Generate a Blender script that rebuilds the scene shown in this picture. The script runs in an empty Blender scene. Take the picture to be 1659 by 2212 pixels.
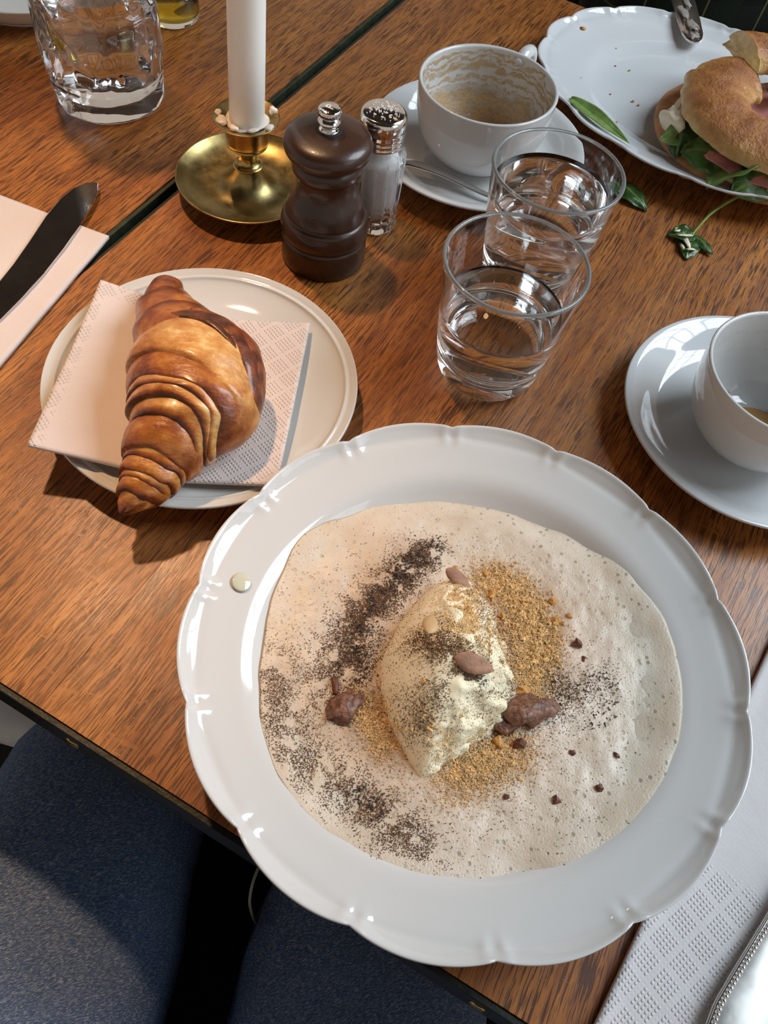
import bpy, math, random
from mathutils import Vector, noise, Matrix
from math import sin, cos, pi, radians, sqrt, exp, atan2, hypot

# ------------------------------------------------------------------ camera, world, lights
# All helpers below work in centimetres; the table top is z = 0 cm = 0.75 m above the floor.
S, Z0 = 0.01, 0.75
scene = bpy.context.scene
COL = scene.collection
def P(x, y, z=0.0):
    return Vector((x * S, y * S, z * S + Z0))

cam_data = bpy.data.cameras.new('camera')
camera = bpy.data.objects.new('camera', cam_data)
COL.objects.link(camera)
scene.camera = camera
F_PX, TILT, ROLL = 1756.5, radians(31.9988), radians(10.7540)
cam_data.sensor_fit = 'HORIZONTAL'
cam_data.sensor_width = 36.0
cam_data.lens = F_PX / 1659.0 * 36.0
cam_data.clip_start = 0.01
camera.matrix_world = (Matrix.Translation(P(0, 0, 40)) @ Matrix.Rotation(TILT, 4, 'X')
                       @ Matrix.Rotation(ROLL, 4, 'Z'))
cam_data.dof.use_dof = False

world = bpy.data.worlds.new('world'); scene.world = world
world.use_nodes = True
bg = world.node_tree.nodes['Background']
bg.inputs['Color'].default_value = (0.66, 0.56, 0.47, 1)
bg.inputs['Strength'].default_value = 0.62

def area(name, loc, target, sx, sy, power, color):
    l = bpy.data.lights.new(name, 'AREA'); l.shape = 'RECTANGLE'; l.size = sx; l.size_y = sy
    l.energy = power; l.color = color
    o = bpy.data.objects.new(name, l); COL.objects.link(o); o.location = loc
    o.rotation_euler = (Vector(target) - Vector(loc)).to_track_quat('-Z', 'Y').to_euler()
    return o
WTGT = Vector((0.05, 0.30, 0.75))
WINS = [Vector((1.62, 1.00, 2.42)), Vector((2.45, -0.55, 2.05))]   # cafe window on the right; second, unseen one added for highlights
area('window_daylight', WINS[0], WTGT, 1.3, 1.3, 58, (0.80, 0.91, 1.0))
area('window_daylight', WINS[1], WTGT, 1.1, 1.3, 8, (0.80, 0.91, 1.0))

def point(name, loc, power, color, r):
    l = bpy.data.lights.new(name, 'POINT'); l.energy = power; l.color = color; l.shadow_soft_size = r
    o = bpy.data.objects.new(name, l); COL.objects.link(o); o.location = loc; return o
sp = bpy.data.lights.new('ceiling_spot', 'SPOT'); sp.energy = 56; sp.color = (1.0, 0.60, 0.32)
sp.shadow_soft_size = 0.035; sp.spot_size = radians(34); sp.spot_blend = 1.0
spo = bpy.data.objects.new('ceiling_spot', sp); COL.objects.link(spo)
spo.location = (-0.46, 0.78, 2.05)
spo.rotation_euler = (Vector((-0.26, 0.27, 0.75)) - spo.location).to_track_quat('-Z', 'Y').to_euler()
for i in range(7):                           # string of small bulbs across the room
    point('string_bulb', (0.25 + i * 0.22, 2.5 + i * 0.10, 2.7 + 0.04 * abs(i - 3)), 0.10, (1.0, 0.62, 0.3), 0.012)

vs = scene.view_settings
scene.display_settings.display_device = 'sRGB'
vs.view_transform = 'Standard'; vs.look = 'None'; vs.gamma = 1.0; vs.use_curve_mapping = False
vs.exposure = 0.22
cy = scene.cycles
cy.max_bounces = 24; cy.transmission_bounces = 24; cy.glossy_bounces = 6; cy.diffuse_bounces = 4
cy.transparent_max_bounces = 12; cy.sample_clamp_indirect = 12.0

# ------------------------------------------------------------------ object helpers
def tag(o, label=None, cat=None, group=None, kind=None):
    if label: o['label'] = label
    if cat: o['category'] = cat
    if group: o['group'] = group
    if kind: o['kind'] = kind
    return o
def thing(name, label, cat, loc=(0, 0, 0), rz=0.0, group=None):
    o = bpy.data.objects.new(name, None); COL.objects.link(o)
    o.location = P(*loc); o.rotation_euler = (0, 0, rz); o.empty_display_size = 0.02
    return tag(o, label, cat, group)
def mesh(name, V, Fc, mat, parent=None, loc=None, rz=0.0, smooth=True, attr=None, mats=None, fm=None):
    """V in cm, local; loc in cm (world when top-level, local offset when a child)."""
    me = bpy.data.meshes.new(name)
    me.from_pydata([(v[0] * S, v[1] * S, v[2] * S) for v in V], [], Fc)
    if attr:
        for an, vals in attr.items():
            a = me.attributes.new(an, 'FLOAT', 'POINT'); a.data.foreach_set('value', vals)
    for m in (mats or [mat]): me.materials.append(m)
    if fm: me.polygons.foreach_set('material_index', fm)
    if smooth: me.polygons.foreach_set('use_smooth', [True] * len(me.polygons))
    me.update()
    o = bpy.data.objects.new(name, me); COL.objects.link(o)
    if parent: o.parent = parent; o.location = Vector(loc or (0, 0, 0)) * S
    elif loc is not None: o.location = P(*loc)
    o.rotation_euler = (0, 0, rz)
    return o
def bevel(o, w, seg=2, ang=40):
    m = o.modifiers.new('b', 'BEVEL'); m.width = w * S; m.segments = seg
    m.limit_method = 'ANGLE'; m.angle_limit = radians(ang); return o
def subsurf(o, n=1):
    m = o.modifiers.new('s', 'SUBSURF'); m.levels = n; m.render_levels = n; return o
def solid(o, t, off=-1):
    m = o.modifiers.new('t', 'SOLIDIFY'); m.thickness = t * S; m.offset = off; return o
def box(x0, x1, y0, y1, z0, z1):
    V = [(x, y, z) for z in (z0, z1) for y in (y0, y1) for x in (x0, x1)]
    return V, [(0, 2, 3, 1), (4, 5, 7, 6), (0, 1, 5, 4), (2, 6, 7, 3), (0, 4, 6, 2), (1, 3, 7, 5)]
def merge(*vf):
    V, Fc = [], []
    for v, f in vf:
        n = len(V); V += v; Fc += [tuple(i + n for i in q) for q in f]
    return V, Fc
def lathe(prof, n=96, fn=None, sx=1, sy=1):
    """prof: (r,z) from axis/bottom on; r==0 at an end closes with a pole."""
    V, Fc, rings = [], [], []
    for (r, z) in prof:
        if r <= 1e-6: V.append((0, 0, z)); rings.append([len(V) - 1])
        else:
            R = []
            for i in range(n):
                t = 2 * pi * i / n; rr, zz = (r, z) if fn is None else fn(r, z, t)
                V.append((rr * cos(t) * sx, rr * sin(t) * sy, zz)); R.append(len(V) - 1)
            rings.append(R)
    for a, b in zip(rings, rings[1:]):
        if len(a) == 1 and len(b) == 1: continue
        for i in range(n):
            j = (i + 1) % n
            if len(a) == 1: Fc.append((a[0], b[j], b[i]))
            elif len(b) == 1: Fc.append((a[i], a[j], b[0]))
            else: Fc.append((a[i], a[j], b[j], b[i]))
    return V, Fc
def smooth_prof(pts, k=6, closed=False):
    """Catmull-Rom through control points."""
    out = []; n = len(pts)
    for i in range(n - 1):
        p0 = pts[max(i - 1, 0)]; p1 = pts[i]; p2 = pts[i + 1]; p3 = pts[min(i + 2, n - 1)]
        for j in range(k):
            t = j / k
            out.append(tuple(0.5 * ((2 * b) + (-a + c) * t + (2 * a - 5 * b + 4 * c - d) * t * t + (-a + 3 * b - 3 * c + d) * t ** 3)
                             for a, b, c, d in zip(p0, p1, p2, p3)))
    out.append(tuple(pts[-1])); return out
def clampr(pr): return [(max(r, 0.0), z) for r, z in pr]
def tube(pts, rad, n=10, caps=True, flat=1.0):
    pts = [Vector(p) for p in pts]
    if not hasattr(rad, '__len__'): rad = [rad] * len(pts)
    V, Fc = [], []; up = Vector((0, 0, 1))
    for i, p in enumerate(pts):
        d = (pts[min(i + 1, len(pts) - 1)] - pts[max(i - 1, 0)]).normalized()
        a = d.cross(up)
        a = a.normalized() if a.length > 1e-4 else Vector((1, 0, 0))
        b = a.cross(d).normalized()
        for k in range(n):
            t = 2 * pi * k / n; V.append(tuple(p + (a * cos(t) + b * sin(t) * flat) * rad[i]))
    for i in range(len(pts) - 1):
        for k in range(n):
            j = (k + 1) % n
            Fc.append((i * n + k, i * n + j, (i + 1) * n + j, (i + 1) * n + k))
    if caps: Fc += [tuple(range(n - 1, -1, -1)), tuple((len(pts) - 1) * n + k for k in range(n))]
    return V, Fc
def poly_prism(pts, z0, z1):
    n = len(pts); V = [(x, y, z0) for x, y in pts] + [(x, y, z1) for x, y in pts]
    return V, [tuple(range(n - 1, -1, -1)), tuple(range(n, 2 * n))] + [(i, (i + 1) % n, n + (i + 1) % n, n + i) for i in range(n)]
def nz(x, y=0.0, z=0.0): return noise.noise(Vector((x, y, z)))
def fbm(x, y, z=0.0, o=4): return noise.fractal(Vector((x, y, z)), 1.0, 2.0, o)
def interp(tbl, x):
    if x <= tbl[0][0]: return tbl[0][1]
    for (a, va), (b, vb) in zip(tbl, tbl[1:]):
        if x <= b: return va + (vb - va) * (x - a) / (b - a)
    return tbl[-1][1]
def blob(rx, ry, rz, seed=0, rough=0.25, n=10, m=6, f=1.3):
    V = [(0, 0, -rz)]; Fc = []
    for j in range(1, m):
        a = -pi / 2 + pi * j / m
        for i in range(n):
            t = 2 * pi * i / n; d = Vector((cos(a) * cos(t), cos(a) * sin(t), sin(a)))
            k = 1 + rough * nz(d.x * f + seed * 7.1, d.y * f + seed, d.z * f)
            V.append((d.x * rx * k, d.y * ry * k, d.z * rz * k))
    V.append((0, 0, rz)); T = len(V) - 1
    for i in range(n):
        Fc.append((0, 1 + (i + 1) % n, 1 + i)); Fc.append((T, T - n + i, T - n + (i + 1) % n))
    for j in range(m - 2):
        for i in range(n):
            a = 1 + j * n; k = (i + 1) % n; Fc.append((a + i, a + k, a + n + k, a + n + i))
    return V, Fc
def xf(vf, M):
    return [tuple(M @ Vector(v)) for v in vf[0]], vf[1]

# ------------------------------------------------------------------ material helpers
def new_mat(name):
    m = bpy.data.materials.new(name); m.use_nodes = True
    nt = m.node_tree; b = nt.nodes['Principled BSDF']; return m, nt, b
class N:
    def __init__(s, nt): s.nt = nt
    def node(s, t, **k):
        n = s.nt.nodes.new(t)
        for a, v in k.items(): setattr(n, a, v)
        return n
    def link(s, a, b): s.nt.links.new(a, b)
    def coord(s, which='Object'): return s.node('ShaderNodeTexCoord').outputs[which]
    def mapping(s, vec, scale=(1, 1, 1), loc=(0, 0, 0), rot=(0, 0, 0)):
        n = s.node('ShaderNodeMapping'); s.link(vec, n.inputs['Vector'])
        n.inputs['Scale'].default_value = scale; n.inputs['Rotation'].default_value = rot
        n.inputs['Location'].default_value = loc; return n.outputs[0]
    def noise(s, vec, scale, detail=3, rough=0.55, dist=0.0):
        n = s.node('ShaderNodeTexNoise'); s.link(vec, n.inputs['Vector'])
        n.inputs['Scale'].default_value = scale; n.inputs['Detail'].default_value = detail
        n.inputs['Roughness'].default_value = rough; n.inputs['Distortion'].default_value = dist
        return n.outputs['Fac']
    def voro(s, vec, scale, feature='F1', rnd=1.0, out='Distance'):
        n = s.node('ShaderNodeTexVoronoi', feature=feature); s.link(vec, n.inputs['Vector'])
        n.inputs['Scale'].default_value = scale; n.inputs['Randomness'].default_value = rnd
        return n.outputs[out]
    def ramp(s, fac, stops, interp='LINEAR'):
        n = s.node('ShaderNodeValToRGB'); s.link(fac, n.inputs[0]); cr = n.color_ramp; cr.interpolation = interp
        while len(cr.elements) < len(stops): cr.elements.new(0.5)
        for e, (p, c) in zip(cr.elements, stops):
            e.position = p; e.color = (*c, 1) if hasattr(c, '__len__') else (c, c, c, 1)
        return n.outputs[0]
    def mix(s, fac, a, b, mode='MIX'):
        n = s.node('ShaderNodeMix', data_type='RGBA', blend_type=mode)
        for sock, v in ((n.inputs[0], fac), (n.inputs[6], a), (n.inputs[7], b)):
            if isinstance(v, (int, float)): sock.default_value = v
            elif isinstance(v, tuple): sock.default_value = (*v, 1)
            else: s.link(v, sock)
        return n.outputs[2]
    def math(s, op, a, b=0.0):
        n = s.node('ShaderNodeMath', operation=op)
        for sock, v in ((n.inputs[0], a), (n.inputs[1], b)):
            if isinstance(v, (int, float)): sock.default_value = v
            else: s.link(v, sock)
        return n.outputs[0]
    def bump(s, h, strength=0.3, dist=0.001, normal=None):
        n = s.node('ShaderNodeBump'); s.link(h, n.inputs['Height'])
        n.inputs['Strength'].default_value = strength; n.inputs['Distance'].default_value = dist
        if normal is not None: s.link(normal, n.inputs['Normal'])
        return n.outputs[0]
    def attr(s, name):
        return s.node('ShaderNodeAttribute', attribute_name=name).outputs['Fac']
def lin(r, g, b):
    f = lambda c: (c / 255 / 12.92) if c <= 10 else ((c / 255 + 0.055) / 1.055) ** 2.4
    return (f(r), f(g), f(b))
def simple(name, col, rough=0.5, metal=0.0, coat=0.0, spec=0.5, sss=0.0, var=0.0, vs_=30, bump=0.0, bs=200, bd=0.001):
    m, nt, b = new_mat(name); n = N(nt)
    b.inputs['Base Color'].default_value = (*col, 1); b.inputs['Roughness'].default_value = rough
    b.inputs['Metallic'].default_value = metal; b.inputs['Coat Weight'].default_value = coat
    b.inputs['Specular IOR Level'].default_value = spec
    if sss:
        b.inputs['Subsurface Weight'].default_value = sss; b.inputs['Subsurface Radius'].default_value = (0.01, 0.006, 0.004)
        b.inputs['Subsurface Scale'].default_value = 0.5
    c = n.coord()
    if var:
        f = n.noise(c, vs_, 4)
        dark = tuple(max(x * (1 - var), 0) for x in col); light = tuple(min(x * (1 + var * 0.6), 1) for x in col)
        n.link(n.ramp(f, [(0.35, dark), (0.65, light)]), b.inputs['Base Color'])
    if bump:
        n.link(n.bump(n.noise(c, bs, 4), bump, bd), b.inputs['Normal'])
    return m

# oak stained brown, grain along local Y; every board shifted by its own attribute
def wood_mat():
    m, nt, b = new_mat('stained_oak'); n = N(nt)
    c = n.coord('Object')
    info = n.node('ShaderNodeObjectInfo').outputs['Random']
    comb = n.node('ShaderNodeCombineXYZ'); n.link(n.math('MULTIPLY', info, 9.0), comb.inputs[0]); n.link(n.math('MULTIPLY', info, 5.0), comb.inputs[1])
    add = n.node('ShaderNodeVectorMath', operation='ADD'); n.link(c, add.inputs[0]); n.link(comb.outputs[0], add.inputs[1])
    v = add.outputs[0]
    # gentle waviness of the grain
    wob = n.noise(n.mapping(v, (9, 3, 9)), 1.0, 2)
    wv = n.node('ShaderNodeCombineXYZ'); n.link(n.math('MULTIPLY', n.math('SUBTRACT', wob, 0.5), 0.030), wv.inputs[0])
    ad2 = n.node('ShaderNodeVectorMath', operation='ADD'); n.link(v, ad2.inputs[0]); n.link(wv.outputs[0], ad2.inputs[1])
    g = ad2.outputs[0]
    broad = n.noise(n.mapping(g, (34, 2.5, 30)), 1.0, 4, 0.6)
    mid = n.noise(n.mapping(g, (170, 7, 100)), 1.0, 3, 0.6)
    pores = n.noise(n.mapping(g, (760, 36, 300)), 1.0, 2, 0.65)
    pores2 = n.noise(n.mapping(g, (1400, 80, 300)), 1.0, 2, 0.6)
    fleck = n.noise(n.mapping(v, (50, 110, 50), rot=(0, 0, 0.25)), 1.0, 3, 0.6, 1.0)
    base = n.ramp(broad, [(0.28, lin(142, 82, 34)), (0.5, lin(172, 106, 46)), (0.72, lin(198, 130, 60))])
    base = n.mix(n.ramp(mid, [(0.42, 0.0), (0.66, 0.6)]), base, lin(118, 64, 28))
    pm = n.ramp(pores, [(0.515, 0.0), (0.575, 1.0)])
    fk = n.ramp(fleck, [(0.60, 1.0), (0.70, 0.25)])
    dens = n.ramp(n.noise(n.mapping(g, (22, 5, 9)), 1.0, 3), [(0.36, 0.55), (0.55, 1.0)])
    pm = n.math('MULTIPLY', n.math('MULTIPLY', pm, fk), dens)
    col = n.mix(n.math('MULTIPLY', pm, 0.85), base, lin(66, 31, 13))
    p2 = n.math('MULTIPLY', n.ramp(pores2, [(0.53, 0.0), (0.60, 0.5)]), fk)
    col = n.mix(p2, col, lin(72, 34, 15))
    n.link(col, b.inputs['Base Color'])
    b.inputs['Roughness'].default_value = 0.34
    n.link(n.ramp(n.noise(v, 16, 3), [(0.3, 0.32), (0.7, 0.48)]), b.inputs['Roughness'])
    b.inputs['Coat Weight'].default_value = 0.06; b.inputs['Coat Roughness'].default_value = 0.25
    h = n.math('ADD', n.math('MULTIPLY', pm, -1.0), n.math('MULTIPLY', p2, -0.5))
    n.link(n.bump(h, 0.3, 0.00025), b.inputs['Normal'])
    return m
WOOD = wood_mat()

def china(name, tint=(0.65, 0.655, 0.65), rough=0.07):
    m, nt, b = new_mat(name); n = N(nt)
    b.inputs['Base Color'].default_value = (*tint, 1); b.inputs['Roughness'].default_value = rough
    b.inputs['Coat Weight'].default_value = 0.2; b.inputs['Coat Roughness'].default_value = 0.03
    n.link(n.bump(n.noise(n.coord(), 26, 2), 0.04, 0.0015), b.inputs['Normal'])
    return m
CHINA = china('white_china'); CHINA_W = china('warm_white_china', (0.64, 0.63, 0.595), 0.035); CHINA_B = china('cool_white_china', (0.66, 0.68, 0.695))

def glass(name, col=(1, 1, 1), ior=1.48, rough=0.0):
    m, nt, b = new_mat(name)
    b.inputs['Base Color'].default_value = (*col, 1); b.inputs['Transmission Weight'].default_value = 1
    b.inputs['IOR'].default_value = ior; b.inputs['Roughness'].default_value = rough
    return m
GLASS = glass('clear_glass', (0.985, 0.99, 0.99)); WATER = glass('water', (0.99, 1, 1), 1.33)
RIMG = simple('painted_bright_rim', lin(205, 212, 214), 0.12, coat=0.5); RIMG.node_tree.nodes['Principled BSDF'].inputs['Transmission Weight'].default_value = 0.72  # whitish tint stands in for light caught in the glass lip
RIMG.node_tree.nodes['Principled BSDF'].inputs['IOR'].default_value = 1.2
OIL = glass('olive_oil', (0.80, 0.62, 0.10), 1.46)

def metal(name, col, rough, scr=0.0, wave=0.0):
    m, nt, b = new_mat(name); n = N(nt)
    b.inputs['Base Color'].default_value = (*col, 1); b.inputs['Metallic'].default_value = 1
    c = n.coord()
    n.link(n.ramp(n.noise(c, 60, 5, 0.7), [(0.3, max(rough * 0.8, 0.02)), (0.7, rough * 1.25)]), b.inputs['Roughness'])
    if scr:
        f = n.noise(n.mapping(c, (900, 60, 300), rot=(0, 0, 0.7)), 1, 3)
        n.link(n.bump(f, scr, 0.0002), b.inputs['Normal'])
    return m
BRASS = metal('aged_brass', lin(176, 150, 96), 0.28, 0.25)
def brass_dish():
    m, nt, b = new_mat('scratched_brass'); n = N(nt); c = n.coord()
    b.inputs['Metallic'].default_value = 1
    f = n.noise(c, 35, 5, 0.65)
    col = n.ramp(f, [(0.3, lin(122, 106, 66)), (0.55, lin(160, 142, 94)), (0.75, lin(182, 162, 108))])
    sc = n.ramp(n.voro(n.mapping(c, (60, 260, 60), rot=(0, 0, 0.9)), 1.0, 'DISTANCE_TO_EDGE'), [(0.0, 1.0), (0.012, 0.0)])
    sc = n.math('MULTIPLY', sc, n.ramp(n.noise(c, 40, 2), [(0.58, 0.0), (0.66, 1.0)]))
    n.link(n.mix(sc, col, lin(220, 200, 140)), b.inputs['Base Color'])
    n.link(n.ramp(n.noise(c, 80, 5, 0.7), [(0.3, 0.24), (0.7, 0.44)]), b.inputs['Roughness'])
    return m
BRASS_D = brass_dish()
CHROME = metal('polished_chrome', (0.80, 0.80, 0.79), 0.10)
STEEL = metal('polished_steel', (0.68, 0.66, 0.64), 0.10)
SILVER = metal('worn_silver_plate', (0.66, 0.65, 0.62), 0.34, 0.02)
BAND = simple('dark_steel_band', lin(46, 48, 44), 0.42, 0.6, var=0.25, vs_=60, bump=0.2, bs=400)
GREEN_BAND = simple('dark_green_painted_steel', lin(50, 56, 40), 0.45, 0.2, var=0.35, vs_=120, bump=0.2, bs=500)
WAX = simple('white_wax', lin(248, 246, 240), 0.45, sss=0.3)
WAX_DRIP = simple('dripped_wax', lin(236, 220, 205), 0.4, sss=0.3)
WICK = simple('cotton_wick', lin(60, 50, 45), 0.9)
DARKWOOD = simple('dark_stained_beech', lin(54, 31, 20), 0.35, coat=0.25, var=0.3, vs_=28, bump=0.08, bs=300)
SALT = simple('table_salt', lin(250, 249, 250), 0.8, bump=0.6, bs=1500)
BLACK = simple('black_hole', (0.005, 0.005, 0.005), 0.8)
COFFEE = simple('coffee_remains', lin(150, 96, 44), 0.08, coat=0.6, var=0.25, vs_=120)

def napkin_mat(name, col, dots=True):
    m, nt, b = new_mat(name); n = N(nt); c = n.coord()
    b.inputs['Base Color'].default_value = (*col, 1); b.inputs['Roughness'].default_value = 0.85
    b.inputs['Sheen Weight'].default_value = 0.2
    nrm = n.bump(n.noise(c, 55, 4), 0.25, 0.003)
    nrm = n.bump(n.noise(c, 1600, 2), 0.15, 0.0003, nrm)
    if dots:
        v = n.mapping(c, (1, 1, 0), rot=(0, 0, pi / 4))
        d = n.ramp(n.voro(v, 480, 'F1', 0.0), [(0.16, 1.0), (0.40, 0.0)])
        zone = n.ramp(n.math('PINGPONG', n.math('ADD', n.node_x(c), 0.0), 0.5), [(0, 1), (1, 1)]) if False else 1.0
        # lozenge pattern: rows of dots left out
        big = n.ramp(n.voro(n.mapping(c, (1, 1, 0), rot=(0, 0, pi / 4)), 80, 'DISTANCE_TO_EDGE', 0.0), [(0.05, 0.15), (0.12, 1.0)])
        edge = n.attr('emboss')
        h = n.math('MULTIPLY', n.math('MULTIPLY', d, big), edge)
        nrm = n.bump(h, 0.75, 0.0006, nrm)
    n.link(nrm, b.inputs['Normal'])
    return m
NAPKIN = napkin_mat('embossed_paper_napkin', lin(214, 202, 197))
NAPKIN_W = napkin_mat('embossed_white_paper_napkin', lin(218, 215, 216))

def crust_mat():
    m, nt, b = new_mat('croissant_crust'); n = N(nt); c = n.coord()
    a = n.attr('crust')
    f = n.noise(c, 75, 5, 0.65); f2 = n.noise(n.mapping(c, (60, 260, 260)), 1, 4, 0.6)
    v = n.math('ADD', a, n.math('MULTIPLY', n.math('SUBTRACT', f, 0.5), 1.0))
    v = n.math('ADD', v, n.math('MULTIPLY', n.math('SUBTRACT', f2, 0.5), 0.3))
    col = n.ramp(v, [(0.0, lin(236, 208, 146)), (0.2, lin(208, 152, 84)), (0.42, lin(176, 106, 44)), (0.62, lin(140, 70, 26)), (0.82, lin(96, 44, 20)), (1.0, lin(60, 28, 15))])
    n.link(col, b.inputs['Base Color'])
    b.inputs['Roughness'].default_value = 0.36; b.inputs['Coat Weight'].default_value = 0.35
    b.inputs['Coat Roughness'].default_value = 0.18
    nb = n.bump(n.noise(n.mapping(c, (90, 300, 300)), 1, 4), 0.45, 0.0016)
    nb = n.bump(n.noise(c, 420, 4), 0.35, 0.0006, nb)
    n.link(nb, b.inputs['Normal']); return m
CRUST = crust_mat()

def bread_mat():
    m, nt, b = new_mat('bagel_crust'); n = N(nt); c = n.coord(); a = n.attr('crust')
    f = n.noise(c, 70, 5, 0.65); v = n.math('ADD', a, n.math('MULTIPLY', n.math('SUBTRACT', f, 0.5), 0.9))
    n.link(n.ramp(v, [(0.0, lin(236, 210, 156)), (0.3, lin(214, 166, 98)), (0.6, lin(184, 120, 58)), (1.0, lin(140, 78, 34))]), b.inputs['Base Color'])
    b.inputs['Roughness'].default_value = 0.42; b.inputs['Coat Weight'].default_value = 0.15
    nb = n.bump(n.noise(c, 130, 5, 0.7), 0.9, 0.004); nb = n.bump(n.noise(c, 500, 4), 0.4, 0.0008, nb)
    n.link(nb, b.inputs['Normal']); return m
BREAD = bread_mat()
CRUMB = simple('bread_crumb', lin(236, 214, 168), 0.9, var=0.12, vs_=200, bump=0.5, bs=450, bd=0.0015)
BREAD_LOW = simple('bagel_underside_crust', lin(196, 140, 92), 0.6, var=0.3, vs_=70, bump=0.4, bs=200)

def leaf_mat(name, c1, c2, rough=0.4):
    m, nt, b = new_mat(name); n = N(nt); c = n.coord()
    v = n.attr('vein'); f = n.noise(c, 120, 4)
    col = n.mix(n.ramp(f, [(0.3, 0.0), (0.7, 1.0)]), lin(*c1), lin(*c2))
    n.link(n.mix(v, col, lin(170, 186, 110)), b.inputs['Base Color'])
    b.inputs['Roughness'].default_value = rough
    n.link(n.bump(n.noise(c, 260, 3), 0.5, 0.001), b.inputs['Normal']); return m
LEAF = leaf_mat('spinach_leaf', (54, 84, 38), (90, 124, 62))
LEAF_D = leaf_mat('dark_spinach_leaf', (30, 56, 22), (52, 86, 34), 0.3)
LEAF_L = leaf_mat('pale_spinach_leaf', (98, 128, 62), (128, 156, 84))
STEM = simple('spinach_stem', lin(120, 140, 62), 0.4, var=0.2, vs_=80)
HAM = simple('cured_ham', lin(196, 128, 122), 0.35, var=0.3, vs_=60, bump=0.3, bs=180)
CREAMCH = simple('cream_cheese', lin(238, 226, 198), 0.5, var=0.08, bump=0.5, bs=120, bd=0.003)

def foam_mat():
    m, nt, b = new_mat('soup_foam'); n = N(nt); c = n.coord()
    base = n.ramp(n.noise(c, 38, 4), [(0.3, lin(204, 187, 165)), (0.7, lin(224, 212, 196))])
    yel = n.attr('golden'); brn = n.attr('soak')
    base = n.mix(n.math('MULTIPLY', yel, n.ramp(n.noise(c, 55, 4, 0.7), [(0.35, 0.45), (0.6, 1.0)])), base, lin(192, 132, 66))
    base = n.mix(n.math('MULTIPLY', brn, n.ramp(n.noise(c, 120, 5, 0.75), [(0.38, 0.15), (0.62, 1.0)])), base, lin(136, 92, 54))
    bsz = n.noise(c, 30, 2)
    d1 = n.voro(c, 560, 'F1'); d2 = n.voro(c, 260, 'F1'); d3 = n.voro(c, 1300, 'F1')
    sel = n.voro(c, 260, 'F1', out='Color')
    sep = n.node('ShaderNodeSeparateColor'); n.link(sel, sep.inputs[0])
    big = n.math('MULTIPLY', n.ramp(d2, [(0.0, 1.0), (0.22, 0.75), (0.30, 0.0)]), n.ramp(sep.outputs[0], [(0.62, 0.0), (0.70, 1.0)]))
    sm = n.ramp(d1, [(0.0, 0.8), (0.30, 0.3), (0.42, 0.0)])
    dk = n.math('MULTIPLY', sm, n.ramp(bsz, [(0.4, 0.1), (0.6, 0.65)]))
    col = n.mix(n.math('MULTIPLY', dk, 0.45), base, lin(168, 148, 118))
    col = n.mix(n.math('MULTIPLY', big, n.math('MULTIPLY', n.attr('rim'), 0.8)), col, lin(150, 140, 116))
    n.link(col, b.inputs['Base Color'])
    b.inputs['Roughness'].default_value = 0.38
    h = n.math('ADD', n.math('MULTIPLY', sm, -0.5), n.math('MULTIPLY', big, -1.0))
    nb = n.bump(h, 0.5, 0.0005); nb = n.bump(d3, 0.25, 0.0003, nb); nb = n.bump(n.noise(c, 90, 3), 0.2, 0.0015, nb)
    n.link(nb, b.inputs['Normal'])
    b.inputs['Subsurface Weight'].default_value = 0.15; b.inputs['Subsurface Scale'].default_value = 0.004
    return m
FOAM = foam_mat()
def cream_mat():
    m, nt, b = new_mat('whipped_cream'); n = N(nt); c = n.coord()
    b.inputs['Roughness'].default_value = 0.42
    f = n.noise(c, 1150, 3, 0.7); a = n.attr('dust')
    sp_ = n.math('GREATER_THAN', n.math('ADD', f, n.math('MULTIPLY', a, 0.25)), 0.735)
    base = n.mix(n.attr('warm'), lin(255, 245, 212), lin(255, 238, 204))  # left face tinted warmer: lamplight put into the cream colour
    f2 = n.noise(c, 130, 4, 0.7)
    sc = n.ramp(f2, [(0.4, lin(186, 132, 66)), (0.6, lin(120, 84, 60))])
    n.link(n.mix(sp_, base, sc), b.inputs['Base Color'])
    nb = n.bump(n.noise(c, 150, 4), 0.25, 0.0015)
    nb = n.bump(n.math('MULTIPLY', n.noise(c, 330, 5, 0.7), n.attr('rough')), 0.5, 0.002, nb)
    n.link(nb, b.inputs['Normal'])
    return m
CREAM = cream_mat()
ALMOND = simple('almond_skin', lin(172, 130, 106), 0.7, var=0.35, vs_=120, bump=0.5, bs=500)
ALMOND_P = simple('blanched_almond', lin(206, 170, 122), 0.5, var=0.1)
NUT = simple('chopped_hazelnut', lin(214, 160, 90), 0.6, var=0.3, vs_=150)
NUT_D = simple('toasted_nut_skin', lin(104, 56, 34), 0.5, var=0.4, vs_=150)
WALNUT = simple('caramelised_nut', lin(134, 92, 72), 0.5, coat=0.15, var=0.6, vs_=420, bump=0.8, bs=350, bd=0.002)
PEPPER = simple('ground_black_pepper', lin(112, 80, 54), 0.7, var=0.5, vs_=300)
PEPPER_B = simple('coarse_black_pepper', lin(62, 52, 48), 0.6)
POWDER = simple('crushed_nut_powder', lin(236, 200, 142), 0.8, var=0.3, vs_=250)
DENIM_C = None
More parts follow.
